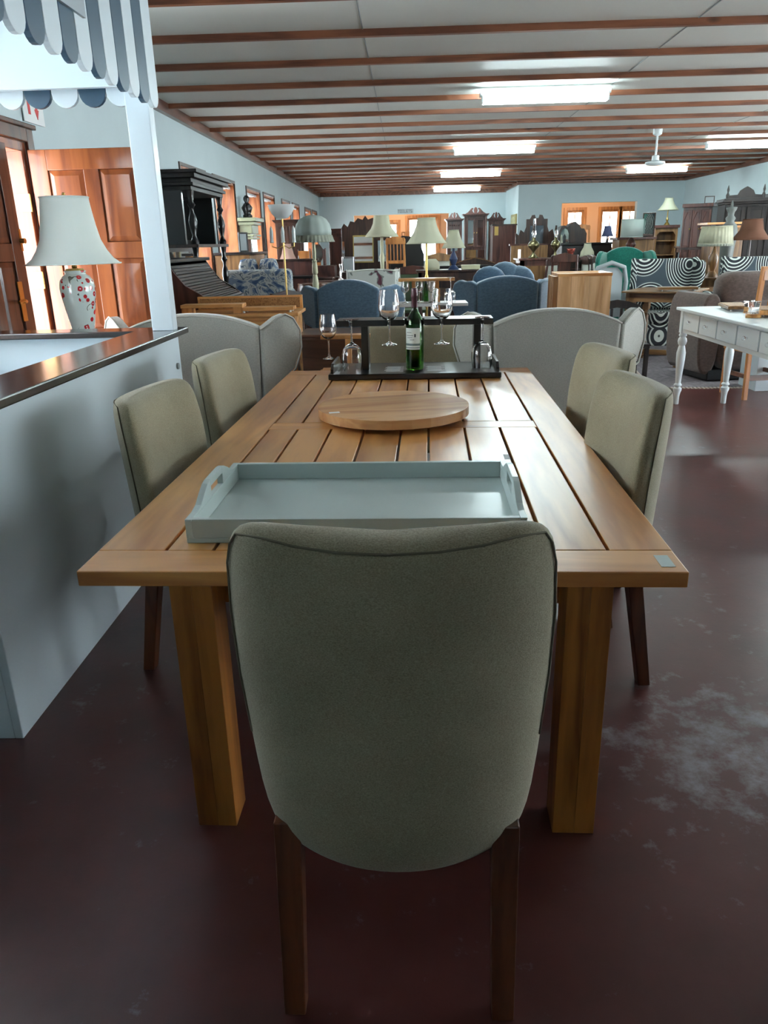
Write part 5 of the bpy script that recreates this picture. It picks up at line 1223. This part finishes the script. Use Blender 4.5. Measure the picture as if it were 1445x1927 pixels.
for sx in (-1, 1): B().box(sx*.24-.02, sx*.24+.02, -.37, -.33, 0, .42).out('leg', 'blackwood', t)
# pine box cabinet
t = thing('pine_cabinet', 'knotty pale pine cabinet block with slatted left side, right of the blue armchair', 'cabinet', (1.53, 6.85, 0), R(-4))
cols_ = [-.225, -.11, 0, .04, .15, .225]
b = B()
for a, c in zip(cols_, cols_[1:]): b.box(a+.0007, c-.0007, 0, .03, .03, 1.19)
b.box(-.225, -.20, .03, .5, .03, 1.19); b.box(.20, .225, .03, .5, .03, 1.19); b.box(-.2, .2, .47, .5, .03, 1.19)
b.out('body', wood('cabinet_pine', (.62, .33, .14), (.90, .58, .31), 'z', 4, .5, .1), t, bevel=.001)
B().box(-.23, .23, -.005, .51, 1.19, 1.215).out('top', 'pinex', t, bevel=.004)
b = B()
for i in range(4): b.box(-.262, -.2255, .04+i*.12, .10+i*.12, .03, 1.19)
b.out('side_slat', wood('slat_pine', (.48, .23, .09), (.74, .44, .21), 'z', 4, .5, .1), t, bevel=.004)
B().box(-.21, .21, .03, .47, 0, .03).out('plinth', 'dark', t)
# pine chest with gallery on the left and two display stands
t = thing('pine_washstand', 'orange pine washstand with carved relief back rail behind the left settee', 'washstand', (-1.28, 6.0, 0))
B().box(-.42, .42, 0, .42, .10, .985).out('carcass', 'pinex', t, bevel=.005); B().box(-.45, .45, -.03, .45, .985, 1.01).out('top', 'pinex', t, bevel=.005)
B().box(-.43, .43, .41, .44, 1.01, 1.115).out('back_rail', 'pinex', t); B().box(-.41, .41, .403, .41, 1.02, 1.10).out('carved_relief', 'giltcarve', t)
for x0 in (-.40, .01): add_drawer(t, x0, x0+.39, .75, .95, 0, 'pinex'); add_door(t, x0, x0+.39, .15, .72, 0, 'pine')
for sx in (-1, 1):
    for y in (.0, .37): B().box(sx*.39-.03, sx*.39+.03, y, y+.05, 0, .10).out('foot', 'pine', t)
t = thing('pine_shelf_stand', 'light pine bridge-shaped stand on the left of the pine washstand', 'stand', (-1.50, 6.08, 1.011)); B().box(-.24, .24, -.08, .08, .045, .07).out('top', 'pinex', t, bevel=.003)
for sx in (-1, 1): B().box(sx*.20-.035, sx*.20+.035, -.07, .07, 0, .045).out('foot', 'pine', t)
t = thing('pine_tray_stand', 'light pine flat board on four white feet on the right of the pine washstand', 'stand', (-1.07, 6.10, 1.011)); B().box(-.22, .20, -.08, .08, .015, .04).out('top', 'pinex', t, bevel=.003)
for sx in (-.19, .17):
    for sy in (-.06, .06): B().cyl((sx, sy, 0), (sx, sy, .016), .011).out('foot', 'white', t)
# red-brown chest
t = thing('blanket_chest', 'red-brown wooden chest with overhanging lid between the two settees', 'chest', (-.37, 5.78, 0))
B().box(-.42, .36, 0, .45, .05, .82).out('body', 'redbrown', t, bevel=.005); B().box(-.45, .39, -.035, .47, .82, .845).box(-.44, .38, -.02, .46, .845, .865).out('lid', 'redbrown', t, bevel=.006); B().box(-.40, .34, .02, .43, 0, .05).out('plinth', 'dark', t)
# little pine glass holder in front of it, on a stool
t = thing('pine_stool', 'small pine stool just beyond the far end of the dining table', 'stool', (-.47, 5.03, 0)); B().box(-.115, .115, -.13, .13, .67, .70).out('seat', 'pinex', t, bevel=.004)
for sx in (-1, 1):
    for sy in (-1, 1): B().taper((sx*.11, sy*.11, 0), (sx*.09, sy*.09, .67), (.03, .03), (.035, .035)).out('leg', 'pine', t)
t = thing('pine_glass_holder', 'small pine bracket holding a wine glass just beyond the left end of the black rack', 'holder', (-.42, 5.05, .70)); B().box(-.14, .06, -.06, .06, 0, .018).out('base', 'pinex', t); B().box(.02, .055, -.05, .05, .018, .215).out('post', 'pine', t); B().box(-.14, .18, -.05, .05, .215, .24).out('arm', 'pinex', t, bevel=.003)
make_glass('wine glass held in the pine bracket behind the left end of the black rack', (-.505, 4.975, .70+.095), s=1.25)
# second rack on a pine table
table('pine_table', 'pine table between the blue armchairs carrying the pine wine rack', (.15, 6.65, 0), 0, 1.0, .7, .84, 'pinex')
t = thing('pine_wine_rack', 'three-tier pine wine rack with glasses between the blue armchairs', 'rack', (.16, 6.55, .84))
B().box(-.30, .30, -.12, .12, 0, .02).out('base', 'pinex', t); B().box(-.26, .34, -.15, .15, .16, .185).out('shelf', 'marble', t, bevel=.003); B().box(-.225, .235, -.07, .07, .355, .378).out('shelf', 'pinex', t, bevel=.003)
for x in (-.10, .095): B().box(x-.014, x+.014, -.03, .03, .02, .355).out('post', 'pine', t)
for x, lab in ((-.17, 'wine glass on the white tier of the pine rack, at its left end'), (-.055, 'wine glass on the white tier of the pine rack, left of the small bottle'), (.045, 'wine glass on the white tier of the pine rack, right of the small bottle')):
    make_glass(lab, (.16+x, 6.50-(.0), .84+.186), 'wine glasses on the pine rack', s=.80)
make_glass('wine glass hanging upside down at the right end of the pine rack', (.16+.20, 6.45, .84+.384), 'wine glasses on the pine rack', s=.95, flip=True)
bottle('small green bottle with navy blue capsule on the pine rack', (.165, 6.62-.0, .84+.186-.0), .42, 'greenglass', 'navyfoil', False)
t = thing('paper_roll', 'white paper roll standing on the pine rack beside the small bottle', 'roll', (.215, 6.62, .84+.186)); B().cyl((0, 0, 0), (0, 0, .16), .036, n=20).out('roll_body', 'paper', t, smooth='angle')
t = thing('wood_tray', 'small pine tray with dark objects at the right of the pine rack', 'tray', (.52, 6.6, .84)); B().box(-.10, .10, -.10, .10, 0, .02).out('base', 'pinex', t); B().box(-.07, .05, -.05, .06, .02, .05).out('booklet', 'black', t)
# ---- right aisle: rug, swirl settees, turned table, recliner, console table, oak chair
t = B().loft([[(2.55, 8.05, 0), (4.9, 7.85, 0), (4.9, 11.3, 0), (2.95, 11.3, 0)], [(2.55, 8.05, .004), (4.9, 7.85, .004), (4.9, 11.3, .004), (2.95, 11.3, .004)]]).out('area_rug', 'rug'); tag(t, 'grey-purple rug with pale fringe under the brown recliner and turned-leg table', 'rug')
b = B()
for i in range(60): x = 2.55+i*2.35/60; b.box(x, x+.022, 8.0-.0034*i-.02, 8.05-.0034*i, 0, .006)
b.tube([(2.56, 8.05, .012), (2.96, 11.3, .012)], .012, 6)
b.out('fringe', 'fringerug', t)
wb_ = wingback('swirl_settee', 'settee in black and white concentric ring fabric, the left one of the two', 'settee', (3.44, 10.78, 0), PI, 1.12, 1.22, 'swirl', None, 'ring patterned settees', flare=14, wingd=.26, wingh=1.20, dip=.0, armh=.8, seatz=.55)
dup(wb_, (4.62, 10.78, 0), PI, 'settee in black and white concentric ring fabric, the right one of the two', 'ring patterned settees')
o = B().loft([[(.24*s_*cx, .05*s_*.8*1, .13*s_*sy) if False else (.24*s_*cx, y_, .12*s_*sy) for cx, sy in (se(2*PI*i/24, 3) for i in range(24))] for y_, s_ in ((-.05, .7), (-.03, .95), (0, 1), (.03, .95), (.05, .7))]).out('ring_cushion', 'swirl', None, smooth=True)
o.location = (3.44, 10.56, .72); tag(o, 'ring patterned cushion lying on the left ring patterned settee', 'cushion')
# turned leg draw table
t = thing('draw_leaf_table', 'old oak table with bulbous turned legs and floor stretchers left of the recliner', 'table', (3.30, 9.75, 0), R(-33))
t.location = (3.16, 9.76, 0)
B().box(-.40, .42, -.42, .42, .865, .885).out('tabletop', 'oakx', t, bevel=.004); B().box(-.34, .36, -.36, .36, .76, .865).out('apron', 'oakx', t)
for sx in (-1, 1):
    for sy in (-1, 1):
        c = (sx*.31, sy*.31); b = B(); b.box(c[0]-.05, c[0]+.05, c[1]-.05, c[1]+.05, .62, .865)
        b.lathe([(.045, .62), (.03, .60), (.052, .59), (.03, .575), (.05, .55), (.052, .45), (.038, .27), (.03, .22), (.05, .21), (.055, .19), (.035, .18), (.06, .165), (.062, .05), (.045, .03), (.05, 0)], (c[0], c[1], 0), 16)
        b.out('leg', 'oak', t, smooth='angle')
b = B(); b.box(-.30, .30, -.03, .03, .10, .16); b.box(-.33, -.27, -.28, .28, .10, .16); b.box(.27, .33, -.28, .28, .10, .16); b.out('stretcher', 'oakx', t)
t = thing('ball_foot_board', 'flat brown wooden board with small feet lying on the turned-leg oak table', 'board', (3.22, 9.50, .886), R(-12)); B().box(-.22, .22, -.09, .09, .015, .045).out('board', 'oakx', t, bevel=.004)
for sx in (-.18, .18):
    for sy in (-.07, .07): B().cyl((sx, sy, 0), (sx, sy, .016), .01).out('foot', 'white', t)
# recliner seen from behind/side
t = thing('recliner_armchair', 'brown suede recliner armchair behind the white console table', 'armchair', (3.55, 8.35, .0), R(10))
t.location = (3.70, 8.40, 0)
def soft(b, x0, x1, y0, y1, z0, z1, n=3.2, k=7):
    cx, cy = (x0+x1)/2, (y0+y1)/2; rings = []
    for i in range(k+1):
        v = -1+2*i/k; s_ = (1-abs(v)**4)**.25 if abs(v) < 1 else .45; s_ = max(s_, .75)
        rings.append([(cx+(x1-x0)/2*s_*p, cy+(y1-y0)/2*s_*q_, (z0+z1)/2+(z1-z0)/2*v) for p, q_ in (se(2*PI*j/28, n+1.5) for j in range(28))])
    return b.loft(rings)
soft(B(), -.40, .42, -.05, .22, .12, .84).out('lower_back', 'brown', t, smooth=True)
soft(B(), -.42, .44, -.02, .24, .80, 1.13).out('headrest', 'brown', t, smooth=True)
for sx in (-1, 1):
    q = B(); q.loft([[(sx*.50+.12*cx, y, .50+.42*sy) for cx, sy in (se(2*PI*i/24, 2.6) for i in range(24))] for y in (.0, .06, .62, .70)]); q.out('arm', 'brown', t, bevel=.02, smooth='angle')
soft(B(), -.40, .40, .2, .70, .12, .50).out('seat_cushion', 'brown', t, smooth=True)
B().box(-.48, .48, .0, .66, .014, .13).out('base', 'black', t, bevel=.01)
# white console table
t = thing('console_table', 'white painted console table with turned legs and a row of drawers at the right edge', 'table', (2.50, 5.12, 0))
cl = 2.10; cw = .50; ct = .885
B().box(-.035, cw+.03, -.03, cl+.03, ct-.025, ct).out('tabletop', 'white', t, bevel=.005)
B().box(.012, cw-.01, .01, cl-.01, .665, ct-.025).out('carcass', 'white', t)
nb = 5
for i in range(nb):
    y0 = .07+i*(cl-.14)/nb; y1 = y0+(cl-.14)/nb-.022
    d_ = B().box(-.0, .012, y0, y1, .70, .845).out('drawer', 'white', t, bevel=.003)
    B().ball((-.028, (y0+y1)/2, .775), .016, 12).out('knob', 'crystal', d_, smooth=True); B().cyl((-.014, (y0+y1)/2, .775), (0, (y0+y1)/2, .775), .009).out('knob_collar', 'chrome', d_)
b = B()
for i in range(1, nb): y = .07+i*(cl-.14)/nb-.011; b.box(.0105, .0118, y-.010, y+.010, .70, .845)
b.out('drawer_gap', flat('gap_grey', (.28, .32, .33), .6), t)
for lx in (.03, cw-.03):
    for ly in (.03, cl-.03):
        b = B(); b.box(lx-.03, lx+.03, ly-.03, ly+.03, .66, ct-.025)
        b.lathe([(.022, 0), (.024, .005), (.024, .07), (.030, .11), (.038, .13), (.038, .15), (.022, .165), (.036, .175), (.036, .185), (.024, .20), (.028, .26), (.040, .42), (.041, .48), (.030, .53), (.026, .545), (.036, .56), (.041, .585), (.036, .61), (.025, .622), (.035, .632), (.035, .645), (.026, .66)], (lx, ly, 0), 20)
        b.out('leg', 'white', t, smooth='angle'); 
def relief_board(label, x, y, rz, w, d, h, feet=True, name='wooden_board', m='oakx', topm='giltcarve', z=ct):
    t = thing(name, label, 'board', (x, y, z+.001), rz); zf = .018 if feet else 0
    if feet:
        for sx in (-1, 1):
            for sy in (-1, 1): B().ball((sx*(w/2-.03), sy*(d/2-.03), .009), .009, 8).out('foot', 'white', t)
    B().box(-w/2, w/2, -d/2, d/2, zf, zf+h).out('body', m, t, bevel=.003)
    B().box(-w/2+.01, w/2-.01, -d/2+.01, d/2-.01, zf+h, zf+h+.006).out('carved_top', topm, t, bevel=.002)
    return t
relief_board('thin carved wooden board on white feet at the far end of the console table', 2.83, 6.85, R(80), .42, .20, .022, m='oakx')
relief_board('carved orange wooden game box in the middle of the console table', 2.90, 6.28, R(75), .40, .26, .035, True, 'carved_box', 'pinex')
t = relief_board('small plain wood coaster block under the crystal candle holder', 2.70, 6.18, R(68), .17, .11, .018, False, 'wood_block', 'pinex', 'pinex')
t = thing('crystal_candle_holder', 'square cut crystal candle holder standing on the wood block', 'candle holder', (2.69, 6.20, ct+.026), R(20)); b = B(); s_ = .042
b.loft([[(-s_, -s_, 0), (s_, -s_, 0), (s_, s_, 0), (-s_, s_, 0)], [(-s_*.9, -s_*.9, .05), (s_*.9, -s_*.9, .05), (s_*.9, s_*.9, .05), (-s_*.9, s_*.9, .05)], [(-s_*1.08, -s_*1.08, .095), (s_*1.08, -s_*1.08, .095), (s_*1.08, s_*1.08, .095), (-s_*1.08, s_*1.08, .095)]]); b.out('crystal_body', 'crystal', t, bevel=.004)
B().cyl((0, 0, .096), (0, 0, .10), .016).out('candle_cup', 'chrome', t)
# oak chair at the right edge
t = thing('oak_dining_chair', 'honey coloured wooden chair with slatted back behind the console table', 'chair', (3.42, 7.35, 0), R(8))
for sx in (-1, 1): B().tube([(sx*.20, 0, 0), (sx*.20, .02, .45), (sx*.21, -.05, 1.22)], [.026, .028, .026], 4).out('rear_post', 'orange', t); B().box(sx*.20-.02, sx*.20+.02, .38, .42, 0, .45).out('leg', 'orange', t); B().box(sx*.20-.012, sx*.20+.012, .02, .40, .2, .24).out('stretcher', 'redbrown', t)
B().box(-.21, .21, -.065, -.035, 1.10, 1.22).out('top_rail', 'orange', t, bevel=.004); B().box(-.19, .19, .0, .03, .18, .23).out('stretcher', 'redbrown', t)
for x in (-.10, 0, .10): B().tube([(x, .01, .47), (x, -.05, 1.12)], .018, 4).out('slat', 'orange', t)
B().box(-.23, .23, 0, .43, .44, .48).out('seat', 'orange', t, bevel=.008)
t = thing('white_panel_cabinet', 'low white cabinet standing on the floor behind the console table at the right edge', 'cabinet', (3.75, 7.75, 0)); carcass(t, .5, .4, 0, .55, 'kioskwhite'); B().box(-.27, .27, -.02, .42, .55, .57).out('top', 'kioskwhite', t)
